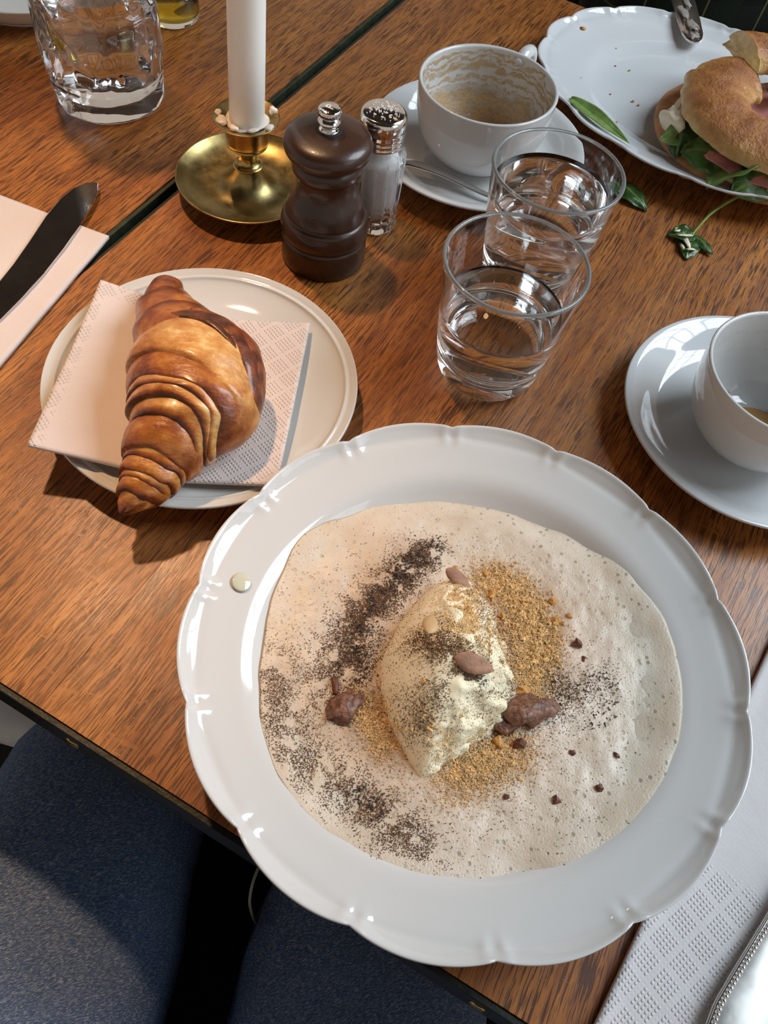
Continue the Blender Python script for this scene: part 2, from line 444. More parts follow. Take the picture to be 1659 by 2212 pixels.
def denim():
    m, nt, b = new_mat('blue_denim'); n = N(nt); c = n.coord()
    v = n.mapping(c, (1, 1, 1), rot=(0, 0, radians(-33)))
    tw = n.noise(n.mapping(v, (420, 2600, 420)), 1, 2, 0.6)
    fade = n.noise(c, 9, 4)
    base = n.ramp(fade, [(0.3, lin(58, 82, 124)), (0.7, lin(88, 118, 162))])
    col = n.mix(n.ramp(tw, [(0.50, 0.0), (0.62, 0.75)]), base, lin(170, 186, 206))
    col = n.mix(n.ramp(n.noise(n.mapping(v, (900, 1700, 700)), 1, 2), [(0.3, 0.5), (0.5, 0.0)]), col, lin(26, 34, 52))
    n.link(col, b.inputs['Base Color']); b.inputs['Roughness'].default_value = 0.9
    nb = n.bump(n.noise(c, 22, 3), 0.3, 0.004); nb = n.bump(tw, 0.5, 0.0006, nb)
    n.link(nb, b.inputs['Normal']); return m
DENIM = denim()
def plaid():
    m, nt, b = new_mat('dark_plaid_flannel'); n = N(nt); c = n.coord()
    sep = n.node('ShaderNodeSeparateXYZ'); n.link(c, sep.inputs[0])
    def lines(o, sc, w):
        return n.math('LESS_THAN', n.math('FRACT', n.math('MULTIPLY', o, sc)), w)
    base = n.mix(lines(sep.outputs[0], 14, 0.4), lin(20, 24, 22), lin(28, 40, 32))
    base = n.mix(n.math('MULTIPLY', lines(sep.outputs[2], 14, 0.4), 0.5), base, lin(34, 46, 34))
    base = n.mix(lines(n.math('ADD', sep.outputs[0], 0.013), 14, 0.035), base, lin(120, 116, 78))
    base = n.mix(lines(n.math('ADD', sep.outputs[2], 0.013), 14, 0.035), base, lin(104, 100, 72))
    n.link(base, b.inputs['Base Color']); b.inputs['Roughness'].default_value = 0.95
    n.link(n.bump(n.noise(c, 900, 2), 0.3, 0.0006), b.inputs['Normal']); return m
PLAID = plaid()
BLACKCLOTH = simple('black_cloth', lin(20, 20, 22), 0.95, var=0.3, vs_=60, bump=0.3, bs=700)
CHAIRSEAT = simple('black_vinyl', lin(14, 14, 15), 0.5, bump=0.2, bs=300)
SKIN = simple('skin', lin(206, 158, 134), 0.5, sss=0.2, var=0.08)
SHOE = simple('white_leather', lin(205, 208, 214), 0.5, var=0.08)
FLOORM = simple('grey_floor', lin(34, 31, 29), 0.8, var=0.25, vs_=5, bump=0.1)

# ------------------------------------------------------------------ structure
V, Fc = box(-400, 400, -300, 450, -77, -75)
tag(mesh('floor', V, Fc, FLOORM, loc=(0, 0, 0), smooth=False), kind='structure')
V, Fc = box(-400, 400, -300, 450, 250, 256)
tag(mesh('ceiling', V, Fc, simple('dark_ceiling_boards', lin(70, 60, 52), 0.8, var=0.2, vs_=4), loc=(0, 0, 0), smooth=False), kind='structure')
# the windows' frames and glazing bars stand just in front of the daylight
FRAME = simple('dark_window_frame', lin(40, 38, 36), 0.5)
def window(i, WIN, w, h):
    root = bpy.data.objects.new('window_%d' % i, None); COL.objects.link(root); tag(root, kind='structure')
    q = (WTGT - WIN).to_track_quat('-Z', 'Y'); root.rotation_mode = 'QUATERNION'; root.rotation_quaternion = q
    root.location = WIN + q @ Vector((0, 0, -0.03))
    vf = merge(box(-w - 6, w + 6, h, h + 6, -2, 2), box(-w - 6, w + 6, -h - 6, -h, -2, 2), box(-w - 6, -w, -h, h, -2, 2), box(w, w + 6, -h, h, -2, 2))
    mesh('window_frame', *vf, FRAME, root, smooth=False)
    for x in (-w / 3, w / 3): mesh('glazing_bar', *box(x - 1.5, x + 1.5, -h, h, -1.2, 1.2), FRAME, root, smooth=False)
    for y in (-h / 2, 0, h / 2): mesh('glazing_bar', *box(-w, w, y - 1.5, y + 1.5, -1.0, 1.0), FRAME, root, smooth=False)
window(1, WINS[0], 65, 65); window(2, WINS[1], 55, 65)

# ------------------------------------------------------------------ tables (frame rotated by -20.4 degrees)
TA = radians(-20.4)
NEAR = 4.25                                   # near edge, measured along the table's own depth axis
def table(name, label, u0, u1, band, seams, screws):
    t = thing(name, label, 'table', (0, 0, 0), TA)
    d0, d1 = NEAR, 85.2
    e = 0.35
    xs = [u0 + e] + seams + [u1 - e]
    for a, b_ in zip(xs, xs[1:]):
        o = mesh('board', *box(a + 0.004, b_ - 0.004, d0 + e, d1 - e, -3.0, 0.0), WOOD, t, smooth=False)
        bevel(o, 0.012, 1)
    for (x0, x1, y0, y1) in ((u0, u1, d0, d0 + e), (u0, u1, d1 - e, d1), (u0, u0 + e, d0 + e, d1 - e), (u1 - e, u1, d0 + e, d1 - e)):
        bevel(mesh('metal_band', *box(x0, x1, y0, y1, -3.3, -0.12), band, t, smooth=False), 0.06, 2)
    for u in screws:
        pr = clampr(smooth_prof([(0.0, 0.16), (0.25, 0.15), (0.42, 0.08), (0.46, 0.0)], 3))
        v, f = lathe([(0.0, 0.0)] + pr[::-1], 20)
        v = [(x, -z, y) for x, y, z in v]
        mesh('screw', v, f, BRASS, t, (u, d0, -1.5))
    for x in (u0 + 26, u1 - 26):
        for y in (d0 + 6, d1 - 20):
            mesh('leg', *box(x - 2, x + 2, y - 2, y + 2, -75, -3.0), BAND, t, smooth=False)
    mesh('under_frame', *merge(box(u0 + 5, u1 - 5, d0 + 4.5, d0 + 7.5, -7, -3), box(u0 + 5, u1 - 5, d1 - 7.5, d1 - 4.5, -7, -3)), BAND, t, smooth=False)
    return t
table('cafe_table', 'brown stained oak table with dark metal edge band, carrying both plates of food', -35.45, 62.0, BAND, [-17.3, 0.9, 19.4, 38.0], [-15.4, 7.1, 30.0])
table('cafe_table', 'adjoining oak table beyond the dark gap, under the glass water carafe', -134.0, -36.1, GREEN_BAND, [-54.0, -73.0, -93.0, -113.0][::-1], [-60.0])

# ------------------------------------------------------------------ crockery
def sm(t): t = max(0.0, min(1.0, t)); return t * t * (3 - 2 * t)
NT0 = radians(23.2); NL = 14
def bigplate_profile():
    top = [(0, .80), (3, .80), (6.6, .84), (8.2, 1.0), (9.2, 1.55), (10.1, 2.35), (10.7, 2.68), (11.6, 2.90), (12.6, 3.16), (13.2, 3.42), (13.5, 3.58), (13.62, 3.60)]
    bot = [(13.66, 3.48), (13.45, 3.28), (12.4, 2.85), (10.8, 2.2), (9.4, 1.2), (8.4, .62), (7.9, .38), (7.6, 0.0), (7.1, 0.0), (6.9, .35), (4, .4), (0, .4)]
    return clampr(smooth_prof(top, 6)), clampr(smooth_prof(bot, 4))
def scallop(nl, t0, amp, redge, rstart, edge_h=0.10, sq=None):
    def fn(r, z, t):
        if r < rstart: return r, z
        k = (r - rstart) / (redge - rstart)
        a = nl * (t - t0) / 2
        s = abs(sin(a)); lobe = s ** 0.75            # 0 in the notch, 1 on the lobe
        rr = r - amp * (1 - lobe) * k ** 1.5
        # raised moulding that follows the lobed edge, with a curled bead at every notch
        q = 1 - k
        dz = edge_h * (exp(-((q - 0.05) / 0.09) ** 2) - 0.75 * exp(-((q - 0.22 - 0.12 * lobe) / 0.10) ** 2))
        da = abs(((t - t0) / (2 * pi / nl) + 0.5) % 1.0 - 0.5) * (2 * pi / nl) * redge
        dz += 0.085 * exp(-((da - 0.42) / 0.26) ** 2) * exp(-((q - 0.22) / 0.20) ** 2) - 0.06 * exp(-(da / 0.24) ** 2) * exp(-((q - 0.18) / 0.30) ** 2)
        return rr, z + dz
    return fn
root = thing('soup_plate', 'large white scalloped soup plate holding foamy soup, nearest the camera', 'plate', (5.35, 16.08, 0))
tp, bt = bigplate_profile()
V, Fc = lathe(tp + bt, 560, scallop(NL, NT0, 0.36, 13.66, 11.2, 0.09), 1.024, 1.002)
mesh('plate_body', V, Fc, CHINA, root)
# soup with foam: rises to the plate wall
foamR = [(8, 10.83), (21, 10.8), (35, 10.52), (56, 9.83), (73, 9.52), (92, 9.48), (112, 9.59), (133, 9.95), (153, 10.6), (168, 10.24), (186, 10.05), (199, 10.22), (213, 10.6), (224, 10.8), (238, 10.8), (248, 10.65), (260, 10.52), (277, 10.27), (290, 10.12), (305, 10.42), (320, 10.55), (337, 10.71), (353, 10.84)]
def foam_r(t):
    d = math.degrees(t) % 360; L = [(foamR[-1][0] - 360, foamR[-1][1])] + foamR + [(foamR[0][0] + 360, foamR[0][1])]
    for (a, va), (b_, vb) in zip(L, L[1:]):
        if a <= d <= b_:
            return va + (vb - va) * sm((d - a) / (b_ - a)) + 0.05 * nz(t * 9, 3)
def wall_z(r): r = r / 1.013; return interp([(7.5, .95), (8.2, 1.0), (9.2, 1.55), (10.1, 2.35), (10.7, 2.68), (11.6, 2.90)], r)
def foam_h(x, y):                               # plate-local surface height
    r = hypot(x, y); R = foam_r(atan2(y, x)); k = r / R
    ez = wall_z(R) - 0.01
    h = 2.28 + 0.10 * fbm(x * 0.55, y * 0.55, 1.7, 3) + 0.035 * nz(x * 2.4, y * 2.4, 4) + 0.2 * exp(-((x + 0.8) ** 2 + (y + 1.6) ** 2) / 18)
    return h + (ez - h) * sm((k - 0.78) / 0.22) ** 1.6
V, gold, rim = [(0, 0, foam_h(0.01, 0))], [0.3], [0.0]; nr, na = 80, 240; soak = [0.2]
SK = [(-3.5, 5.0, 1.0, .55), (-4.6, 3.3, 1.1, .6), (-5.4, 1.2, 1.2, .75), (-5.7, -.8, 1.3, .8), (-5.4, -3.0, 1.3, .85), (-4.4, -4.4, 1.1, .7), (-3.2, -5.4, 1.0, .5), (2.4, 3.9, 1.2, .5), (3.2, 1.6, 1.2, .5), (1.6, -4.4, 1.2, .45), (-.4, -5.6, 1.2, .4), (3.6, -1.2, 1.0, .4), (-8.6, -2.6, 1.3, .35), (-7.0, -5.6, 1.2, .3), (-3.4, -8.0, 1.1, .35)]
for i in range(1, nr + 1):
    for j in range(na):
        t = 2 * pi * j / na; k = (i / nr) ** 0.8; R = foam_r(t); x, y = R * k * cos(t), R * k * sin(t)
        V.append((x, y, foam_h(x, y)))
        g = max(exp(-(((x + 0.9) / 4.4) ** 2 + ((y + 3.2) / 3.4) ** 2)) * 0.75, 0.8 * exp(-(((x - 2.6) / 3.0) ** 2 + ((y - 1.8) / 3.2) ** 2)),
                0.35 * exp(-(((x + 5.5) / 2.2) ** 2 + ((y - 3.0) / 4) ** 2)))
        soak.append(min(.85, max(a_ * exp(-(((x - px_) ** 2 + (y - py_) ** 2) / w_ ** 2)) for px_, py_, w_, a_ in SK)))
        gold.append(min(1, g)); rim.append(sm((k - 0.55) / 0.35) * (0.35 + 0.65 * (x > 0)) + 0.12)
n0 = len(V)
for j in range(na):                             # skirt down to close the body
    t = 2 * pi * j / na; R = foam_r(t) - 0.35; V.append((R * cos(t), R * sin(t), wall_z(R) + 0.02)); gold.append(0); rim.append(0); soak.append(0)
V.append((0, 0, 0.9)); gold.append(0); rim.append(0); soak.append(0)
Fc = [(0, 1 + j, 1 + (j + 1) % na) for j in range(na)]
for i in range(nr):
    a = 1 + i * na
    for j in range(na):
        k = (j + 1) % na; Fc.append((a + j, a + na + j, a + na + k, a + k))
Fc += [(n0 + j, len(V) - 1, n0 + (j + 1) % na) for j in range(na)]
fo = mesh('foamed_soup', V, Fc, FOAM, loc=(5.35, 16.08, 0), attr={'golden': gold, 'rim': rim, 'soak': soak})
tag(fo, 'pale beige foamed soup filling the well of the large scalloped plate', 'soup')
def soup_top(x, y): return foam_h(x - 5.35, y - 16.08)

# quenelle of cream -------------------------------------------------------------
QA = Vector((4.45, 20.3)); QB = Vector((3.95, 9.65))
def quenelle():
    V, dust, warm, rf = [], [], [], []; nu, nv = 110, 150
    ax = (QB - QA); L = ax.length; ax.normalize(); sd = Vector((-ax.y, ax.x))   # sd points to +x side (image right)
    for i in range(nu + 1):
        u = i / nu
        wr = interp([(0, 0.5), (.1, 1.7), (.3, 2.9), (.5, 3.65), (.62, 3.6), (.78, 2.3), (.92, .75), (1, .12)], u)
        wl = interp([(0, 0.5), (.1, 1.5), (.3, 2.5), (.5, 3.0), (.65, 2.75), (.8, 1.9), (.93, .75), (1, .12)], u)
        h = interp([(0, .6), (.12, 1.9), (.3, 3.1), (.5, 3.5), (.7, 2.8), (.85, 1.7), (.96, .7), (1, .15)], u)
        cz = 2.0
        for j in range(nv):
            t = 2 * pi * j / nv; c, s = cos(t), sin(t)
            w_ = (wr if c > 0 else wl)
            # superelliptic section with a ridge between smooth left and rough right face
            k = 1 / (abs(c) ** 1.7 + abs(s) ** 1.7) ** (1 / 1.7)
            lat = c * k * w_; z = s * k * h if s > 0 else s * k * 0.35
            pt = QA + ax * (u * L) + sd * lat
            rgh = sm((c * 1.0 + 0.05) / 0.5) * (1 if s > -0.1 else 0.3)
            top = sm((0.5 - u) / 0.3)
            rg2 = max(rgh, top * sm((s - 0.2) / 0.5) * sm((c + 0.55) / 0.4))
            d = rg2 * (0.38 * fbm(pt.x * 1.2, pt.y * 1.2, z * 1.5 + 5, 6) + 0.10 * nz(pt.x * 6, pt.y * 6, z * 6) + 0.10 * sin(pt.x * 3.2 + pt.y * 0.8 + 2 * nz(pt.x, pt.y, z)))
            d += 0.035 * nz(pt.x * 2, pt.y * 2, z * 2)
            rf.append(rg2); nrm = Vector((sd.x * c, sd.y * c, s))
            V.append((pt.x + nrm.x * d, pt.y + nrm.y * d, cz + z + nrm.z * d))
            dd = 0.12 + 0.75 * exp(-((u - 0.45) / 0.13) ** 2) * sm((0.45 - abs(c + 0.25)) / 0.4) + 0.55 * sm((0.55 - u) / 0.4) * (0.5 + 0.5 * sm((c + 0.4) / 0.6)) + 0.35 * exp(-((u - 0.68) / 0.08) ** 2) * (c < 0) + 0.42 * rgh
            dust.append(min(1.0, dd)); warm.append(sm((-c + 0.1) / 0.6) * 0.8)
    Fc = []
    for i in range(nu):
        for j in range(nv):
            k = (j + 1) % nv; Fc.append((i * nv + j, i * nv + k, (i + 1) * nv + k, (i + 1) * nv + j))
    Fc += [tuple(range(nv - 1, -1, -1)), tuple(nu * nv + j for j in range(nv))]
    o = mesh('cream_quenelle', V, Fc, CREAM, loc=(0, 0, 0), attr={'dust': dust, 'warm': warm, 'rough': rf})
    return tag(o, 'pointed oval scoop of ivory whipped cream standing in the middle of the soup', 'cream')
QUE = quenelle()
def que_h(x, y):
    """height of the cream at a table position (analytic, same section)."""
    ax = (QB - QA); L = ax.length; ax = ax / L; sd = Vector((-ax.y, ax.x)); d = Vector((x, y)) - QA
    u = d.dot(ax) / L; lat = d.dot(sd)
    if not 0 <= u <= 1: return None
    w_ = interp([(0, 0.5), (.1, 1.7), (.3, 2.9), (.5, 3.65), (.62, 3.6), (.78, 2.3), (.92, .75), (1, .12)], u) if lat > 0 else interp([(0, 0.5), (.1, 1.5), (.3, 2.5), (.5, 3.0), (.65, 2.75), (.8, 1.9), (.93, .75), (1, .12)], u)
    h = interp([(0, .6), (.12, 1.9), (.3, 3.1), (.5, 3.5), (.7, 2.8), (.85, 1.7), (.96, .7), (1, .15)], u)
    a = abs(lat) / w_
    if a >= 1: return None
    return 2.0 + h * (1 - a ** 1.7) ** (1 / 1.7)
def surf(x, y):
    q = que_h(x, y); s = soup_top(x, y); return max(q, s) if q is not None else s

# loose toppings ---------------------------------------------------------------
rng = random.Random(7)
def grains(name, pts, size, mat, label, cat, elong=1.0, lift=0.15):
    V, Fc = [], []
    for (x, y) in pts:
        s = size * rng.uniform(0.5, 1.3) ; z = surf(x, y) + s * lift * rng.uniform(0.2, 1.8)
        a = rng.uniform(0, 2 * pi); ca, sa = cos(a), sin(a); l = s * rng.uniform(1, elong)
        n = len(V); zz = s * rng.uniform(0.3, 0.6)
        for (px_, py_, pz_) in ((l, 0, 0), (-l * .8, s * .5, 0), (-l * .3, -s * .7, 0), (0, 0, zz), (l * .1, s * .1, -zz)):
            V.append((x + px_ * ca - py_ * sa, y + px_ * sa + py_ * ca, z + pz_))
        Fc += [(n, n + 1, n + 3), (n + 1, n + 2, n + 3), (n + 2, n, n + 3), (n + 1, n, n + 4), (n + 2, n + 1, n + 4), (n, n + 2, n + 4)]
    return tag(mesh(name, V, Fc, mat, loc=(0, 0, 0), smooth=False), label, cat, kind='stuff')
def along(path, n, w0):
    """path: (x, y, width, weight)"""
    out = []; seg = list(zip(path, path[1:])); wt = [(a[3] + b_[3]) * hypot(a[0] - b_[0], a[1] - b_[1]) for a, b_ in seg]
    for _ in range(n):
        (a, b_) = rng.choices(seg, wt)[0]; t = rng.random()
        w = (a[2] + (b_[2] - a[2]) * t) * w0
        out.append((a[0] + (b_[0] - a[0]) * t + rng.gauss(0, w), a[1] + (b_[1] - a[1]) * t + rng.gauss(0, w)))
    return out
def inplate(pts, rmax=10.5):
    return [p for p in pts if hypot(p[0] - 5.35, p[1] - 16.08) < min(rmax, foam_r(atan2(p[1] - 16.08, p[0] - 5.35)) - 0.05)]
def thin(pts, f=1.1, th=-0.05):                 # clumpy distribution
    return [p for p in pts if fbm(p[0] * f, p[1] * f, 9.0, 4) > th + rng.uniform(-0.25, 0.1)]
arc = [(2.9, 21.9, .55, 1.6), (1.9, 20.7, .6, 1.6), (1.1, 19.1, .65, 1.5), (-.1, 17.3, .7, 1.6), (-.3, 15.6, .85, 1.6), (-.7, 14.2, .9, 1.5), (-1.1, 12.8, .9, 1.2)]
arc2 = [(-3.9, 14.2, .6, .8), (-3.6, 12.6, .7, 1.1), (-2.9, 11.0, .8, 1.0), (-1.8, 9.6, .7, .8), (-.2, 9.0, .6, .9), (1.5, 8.4, .6, 1.3), (3.0, 7.5, .6, 1.2), (4.8, 6.8, .5, .9)]
fine = inplate(thin(along(arc, 21000, 0.95) + along(arc2, 12500, 1.1)))
fine += inplate([(5.35 + rng.gauss(-2, 5), 16.1 + rng.gauss(-2.5, 4.5)) for _ in range(5200)])
fine += inplate(along([(8.9, 16.6, .5, 1), (10.1, 15.2, .5, 1.1), (9.6, 14.0, .7, .8), (12.6, 16.6, .5, .4)], 2600, 1.0))
fine += thin(along([(2.6, 15.6, .7, 1), (4.8, 15.1, .9, 1.4), (6.0, 14.2, .7, 1), (3.6, 12.6, .9, .9)], 2600, 0.8), 1.1, -0.2)
fine += thin(along([(2.2, 15.4, .5, 1), (3.6, 15.3, .6, 1.5), (4.9, 14.8, .6, 1.5), (5.6, 14.0, .4, .8)], 4200, 0.75), 1.4, -0.2)
fine += [p for p in along([(2.2, 12.8, .6, 1), (3.4, 11.6, .5, 1.2), (3.9, 13.2, .5, .8)], 1500, .9) if que_h(*p)]
fine += along([(4.9, 19.2, .5, 1), (6.1, 18.0, .5, 1.2), (6.6, 16.6, .5, 1.2), (6.9, 15.2, .5, .7)], 3200, .9)
fine += inplate(along([(7.4, 19.4, .6, 1), (7.9, 17.8, .5, 1), (8.0, 16.2, .5, 1), (6.4, 10.6, .7, .7), (7.9, 11.8, .7, .7)], 3600, 1.0))
grains('ground_pepper', fine, 0.034, PEPPER, 'fine brown-black ground pepper dusted in arcs over the foam and cream', 'pepper', 1.25, 0.5)
coarse = inplate(thin(along([(3.1, 22.0, .35, 1.5), (2.2, 21.0, .4, 1.4), (1.4, 19.6, .4, .8), (.2, 17.6, .35, .9), (-.2, 15.2, .45, 1.2), (.3, 13.6, .5, .9)], 1500, 1.0) + along([(1.0, 8.7, .3, 1.5), (2.4, 8.0, .35, 1)], 170, 1.0) + along([(9.3, 16.2, .3, 1), (10.6, 15.0, .35, 1.2), (12.4, 16.4, .3, .5), (13.2, 15.6, .2, .4), (11.6, 13.5, .25, .6)], 260, 1.0), 1.6, -0.1))
grains('coarse_pepper', coarse, 0.060, PEPPER_B, 'coarse black pepper flakes scattered on the foam beside the cream', 'pepper', 1.6, 0.6)
pow_ = inplate(along([(5.6, 20.6, .7, 1), (7.6, 20.4, .8, 1.2), (8.2, 18.9, .9, 1.6), (9.0, 17.4, .9, 1.6), (8.4, 16.0, .7, 1.2), (9.0, 15.0, .6, .7)], 13000, 0.8) + along([(7.9, 11.6, .9, 1), (6.2, 10.9, .7, 1.2), (5.2, 9.9, .8, .7), (8.8, 12.4, .6, .7)], 5000, 0.9) + along([(.3, 13.0, .5, 1), (1.3, 12.0, .5, 1), (2.2, 10.6, .5, .8)], 2500, .8))
grains('crushed_nuts', pow_, 0.048, POWDER, 'golden crushed nut crumble heaped at the right side of the cream', 'nuts', 1.3, 0.9)
clump = inplate(along([(5.8, 20.7, .6, 1), (7.6, 20.2, .7, 1), (8.4, 18.7, .8, 1.6), (9.4, 17.6, .7, 1.8), (8.8, 16.2, .6, 1)], 620, 0.85) + along([(7.9, 11.6, .7, 1), (6.2, 10.9, .6, 1.2), (.6, 12.6, .4, .5), (1.6, 11.6, .4, .5)], 160, 0.9))
grains('nut_clumps', clump, 0.12, POWDER, 'coarser golden clumps in the nut crumble beside the cream', 'nuts', 1.2, 0.7)
onq = along([(4.6, 18.6, .8, 1), (5.2, 17.2, .9, 1.2), (4.6, 15.8, .6, .6)], 2600, 0.9) + along([(5.2, 18.9, .5, 1), (6.3, 17.2, .5, 1), (6.8, 15.4, .4, .8)], 1800, .9)
grains('nut_crumbs', [p for p in onq if que_h(*p)], 0.055, POWDER, 'golden nut crumbs stuck to the top of the cream scoop', 'nuts', 1.6)

def piece(name, label, cat, x, y, dz, r, mat, seed, rot=0.0, tilt=0.0, rough=0.5, group=None, nm=(8, 5), sharp=False):
    M = Matrix.Rotation(rot, 4, 'Z') @ Matrix.Rotation(tilt, 4, 'Y')
    vf = blob(r[0], r[1], r[2], seed, rough, *nm)
    v = [tuple(M @ Vector(q)) for q in vf[0]]
    o = mesh(name, v, vf[1], mat, loc=(x, y, surf(x, y) + dz), smooth=not sharp)
    return tag(o, label, cat, group)
def almond(x, y, L, mat, rot, tilt, dz, label):
    V, Fc = [], []; n = 16; m = 14
    for i in range(m + 1):
        u = i / m; r = (sin(pi * u ** 0.8)) ** 0.75
        for j in range(n):
            t = 2 * pi * j / n; k = 1 + 0.05 * sin(7 * t + u)
            V.append(((u - .5) * L, r * L * 0.25 * cos(t) * k, r * L * 0.12 * sin(t) * k))
    for i in range(m):
        for j in range(n):
            k = (j + 1) % n; Fc.append((i * n + j, (i + 1) * n + j, (i + 1) * n + k, i * n + k))
    M = Matrix.Rotation(rot, 4, 'Z') @ Matrix.Rotation(tilt, 4, 'Y')
    o = mesh('almond', [tuple(M @ Vector(v)) for v in V], Fc, mat, loc=(x, y, surf(x, y) + dz))
    return tag(o, label, 'nut')
almond(5.35, 14.55, 2.0, ALMOND, radians(-5), .15, 0.22, 'brown almond lying across the middle of the cream scoop')
almond(3.2, 16.35, 1.7, ALMOND_P, radians(80), .5, 0.05, 'pale skinless almond pressed upright into the left of the cream')
almond(4.35, 19.75, 1.6, ALMOND, radians(-25), .2, 0.30, 'almond half at the far pointed end of the cream scoop')
piece('candied_nut', 'large wrinkled dark candied nut against the right of the cream', 'nut', 8.6, 13.75, 0.25, (1.1, .75, .6), WALNUT, 3, .6, 0, .7, nm=(18, 11))
piece('candied_nut', 'small dark nut half tucked under the right flank of the cream', 'nut', 7.5, 12.9, 0.1, (.55, .45, .35), WALNUT, 5, .1, 0, .7, nm=(14, 8))
piece('candied_nut', 'glazed brown nut cluster in the pepper left of the cream', 'nut', -.1, 12.5, 0.12, (.95, .6, .42), WALNUT, 9, .9, 0, .8, nm=(16, 10))
piece('candied_nut', 'curved dark nut shard beside the glazed cluster left of the cream', 'nut', -.75, 13.35, 0.1, (.18, .5, .10), NUT_D, 19, .3, 0, .5, nm=(10, 7))
CH = [(6.35, 19.75, .32, NUT, 'largest pale chopped nut cube at the far right of the cream'), (9.55, 20.1, .22, NUT, 'tan nut chip at the far right rim of the crumble'),
      (9.75, 19.0, .24, NUT, 'tan nut chip below the one at the crumble rim'), (10.45, 19.4, .16, NUT, 'small orange nut chip right of the crumble on bare foam'),
      (4.3, 21.0, .14, NUT, 'small orange chip at the top end of the pepper arc'), (5.9, 20.9, .2, NUT, 'pale nut chip at the top edge of the crumble'),
      (10.9, 17.9, .3, NUT_D, 'dark brown nut skin piece on the foam right of the crumble'), (11.3, 17.2, .14, NUT_D, 'small red brown chip under the dark skin piece'),
      (13.0, 12.6, .17, NUT_D, 'reddish flake on the foam at the right'), (10.2, 10.0, .22, NUT_D, 'dark flake on the foam at the lower right of the cream'),
      (12.2, 10.9, .2, NUT_D, 'red brown flake on bare foam at the lower right'), (8.3, 12.2, .32, NUT_D, 'dark square nut skin below the large candied nut'),
      (7.3, 12.1, .36, NUT, 'golden nut wedge below the candied nuts'), (8.3, 14.9, .3, NUT, 'pale nut half resting above the large candied nut'),
      (3.2, 13.5, .16, NUT, 'small pale chip stuck on the smooth left side of the cream'), (4.9, 17.5, .2, NUT, 'pale nut sliver on the upper ridge of the cream'),
      (5.9, 18.0, .26, NUT, 'nut chip in a hollow of the cream ridge'), (7.0, 18.6, .24, NUT, 'nut chip where cream and crumble meet'),
      (4.6, 18.6, .18, NUT, 'nut sliver near the far tip of the cream'), (7.9, 9.7, .15, NUT_D, 'tiny dark chip at the lower edge of the crumble'),
      (10.9, 12.3, .15, NUT_D, 'tiny reddish chip between the candied nut and the right rim')]
for i, (x, y, s, m_, lab) in enumerate(CH):
    piece('nut_piece', lab, 'nut', x, y, s * 0.35, (s, s * rng.uniform(.6, 1), s * .6), m_, 30 + i, rng.uniform(0, 3), rng.uniform(-.4, .4), .9, 'chopped nut pieces on the soup', (7, 4), True)
o = mesh('oil_drop', *lathe(clampr([(0, 0), (.5, 0), (.52, .02), (.42, .06), (.2, .09), (0, .09)]), 24), simple('clear_broth', lin(206, 206, 184), 0.05, coat=1), loc=(-6.35, 17.5, 2.95))
tag(o, 'single round drop of broth on the left rim of the scalloped plate', 'drop')
o.rotation_euler = (0, radians(14), 0)

# croissant plate ----------------------------------------------------------------
def plate_obj(name, label, loc, tp, bt, mat, n=160, **k):
    return tag(mesh(name, *lathe(clampr(tp + bt), n), mat, loc=loc, **k), label, 'plate')
tp = smooth_prof([(0, .75), (4.6, .75), (5.0, .82), (5.25, .98), (5.6, .98), (6.6, 1.12), (7.8, 1.45), (8.35, 1.66), (8.55, 1.84), (8.75, 1.80), (8.95, 1.88), (9.2, 1.98)], 6)
bt = smooth_prof([(9.26, 1.9), (9.1, 1.7), (7.6, 1.05), (5.6, .5), (5.2, 0), (4.8, 0), (4.6, .35), (0, .4)], 4)
plate_obj('side_plate', 'round white side plate with stepped rim under the croissant and napkin', (-12.14, 30.8, 0), tp, bt, CHINA_W)

def napkin_sheet(name, label, cols, rows, hfun, mat, t=0.22, emboss=None, nu=40, nv=40):
    """cols: far corner list, near corner list; bilinear with fold lines given by hfun(u,v)->(x,y,z)"""
    V, em = [], []
    for i in range(nu + 1):
        for j in range(nv + 1):
            u, v = i / nu, j / nv; V.append(hfun(u, v)); em.append(emboss(u, v) if emboss else 1.0)
    Fc = [(i * (nv + 1) + j, i * (nv + 1) + j + 1, (i + 1) * (nv + 1) + j + 1, (i + 1) * (nv + 1) + j) for i in range(nu) for j in range(nv)]
    o = mesh(name, V, Fc, mat, loc=(0, 0, 0), attr={'emboss': em}); solid(o, t, 0); return tag(o, label, 'napkin')
A, M_, B_ = (-20.05, 36.09, 2.75), (-12.63, 35.73, 1.62), (-6.82, 36.5, 2.05)
D, N_, C_ = (-19.55, 23.16, 2.8), (-11.09, 23.3, 1.9), (-6.06, 23.95, 2.25)
def lerp3(a, b_, t): return tuple(x + (y - x) * t for x, y in zip(a, b_))
def nap1(u, v):
    f = 0.55
    top = lerp3(A, M_, u / f) if u < f else lerp3(M_, B_, (u - f) / (1 - f))
    bot = lerp3(D, N_, u / f) if u < f else lerp3(N_, C_, (u - f) / (1 - f))
    p = lerp3(bot, top, v); r = hypot(p[0] + 12.14, p[1] - 30.8)
    z = p[2] - 0.55 * sin(pi * v) * (1 - 0.75 * abs(2 * u - 1) ** 1.5) + 0.07 * nz(p[0] * .45, p[1] * .45, 2) * (0.4 + sin(pi * v))
    floor_ = interp([(0, .95), (5, .98), (5.3, 1.18), (6.6, 1.34), (7.8, 1.68), (8.7, 2.08), (9.3, 2.15), (9.4, 0)], r)
    z = max(z, floor_ + 0.03)
    return (p[0], p[1], z)
napkin_sheet('paper_napkin', 'pinkish white embossed paper napkin lying between side plate and croissant', None, None, nap1, NAPKIN, 0.2,
             lambda u, v: 1.0 if u > 0.52 or v > 0.93 or u < .04 else 0.04, 60, 60)

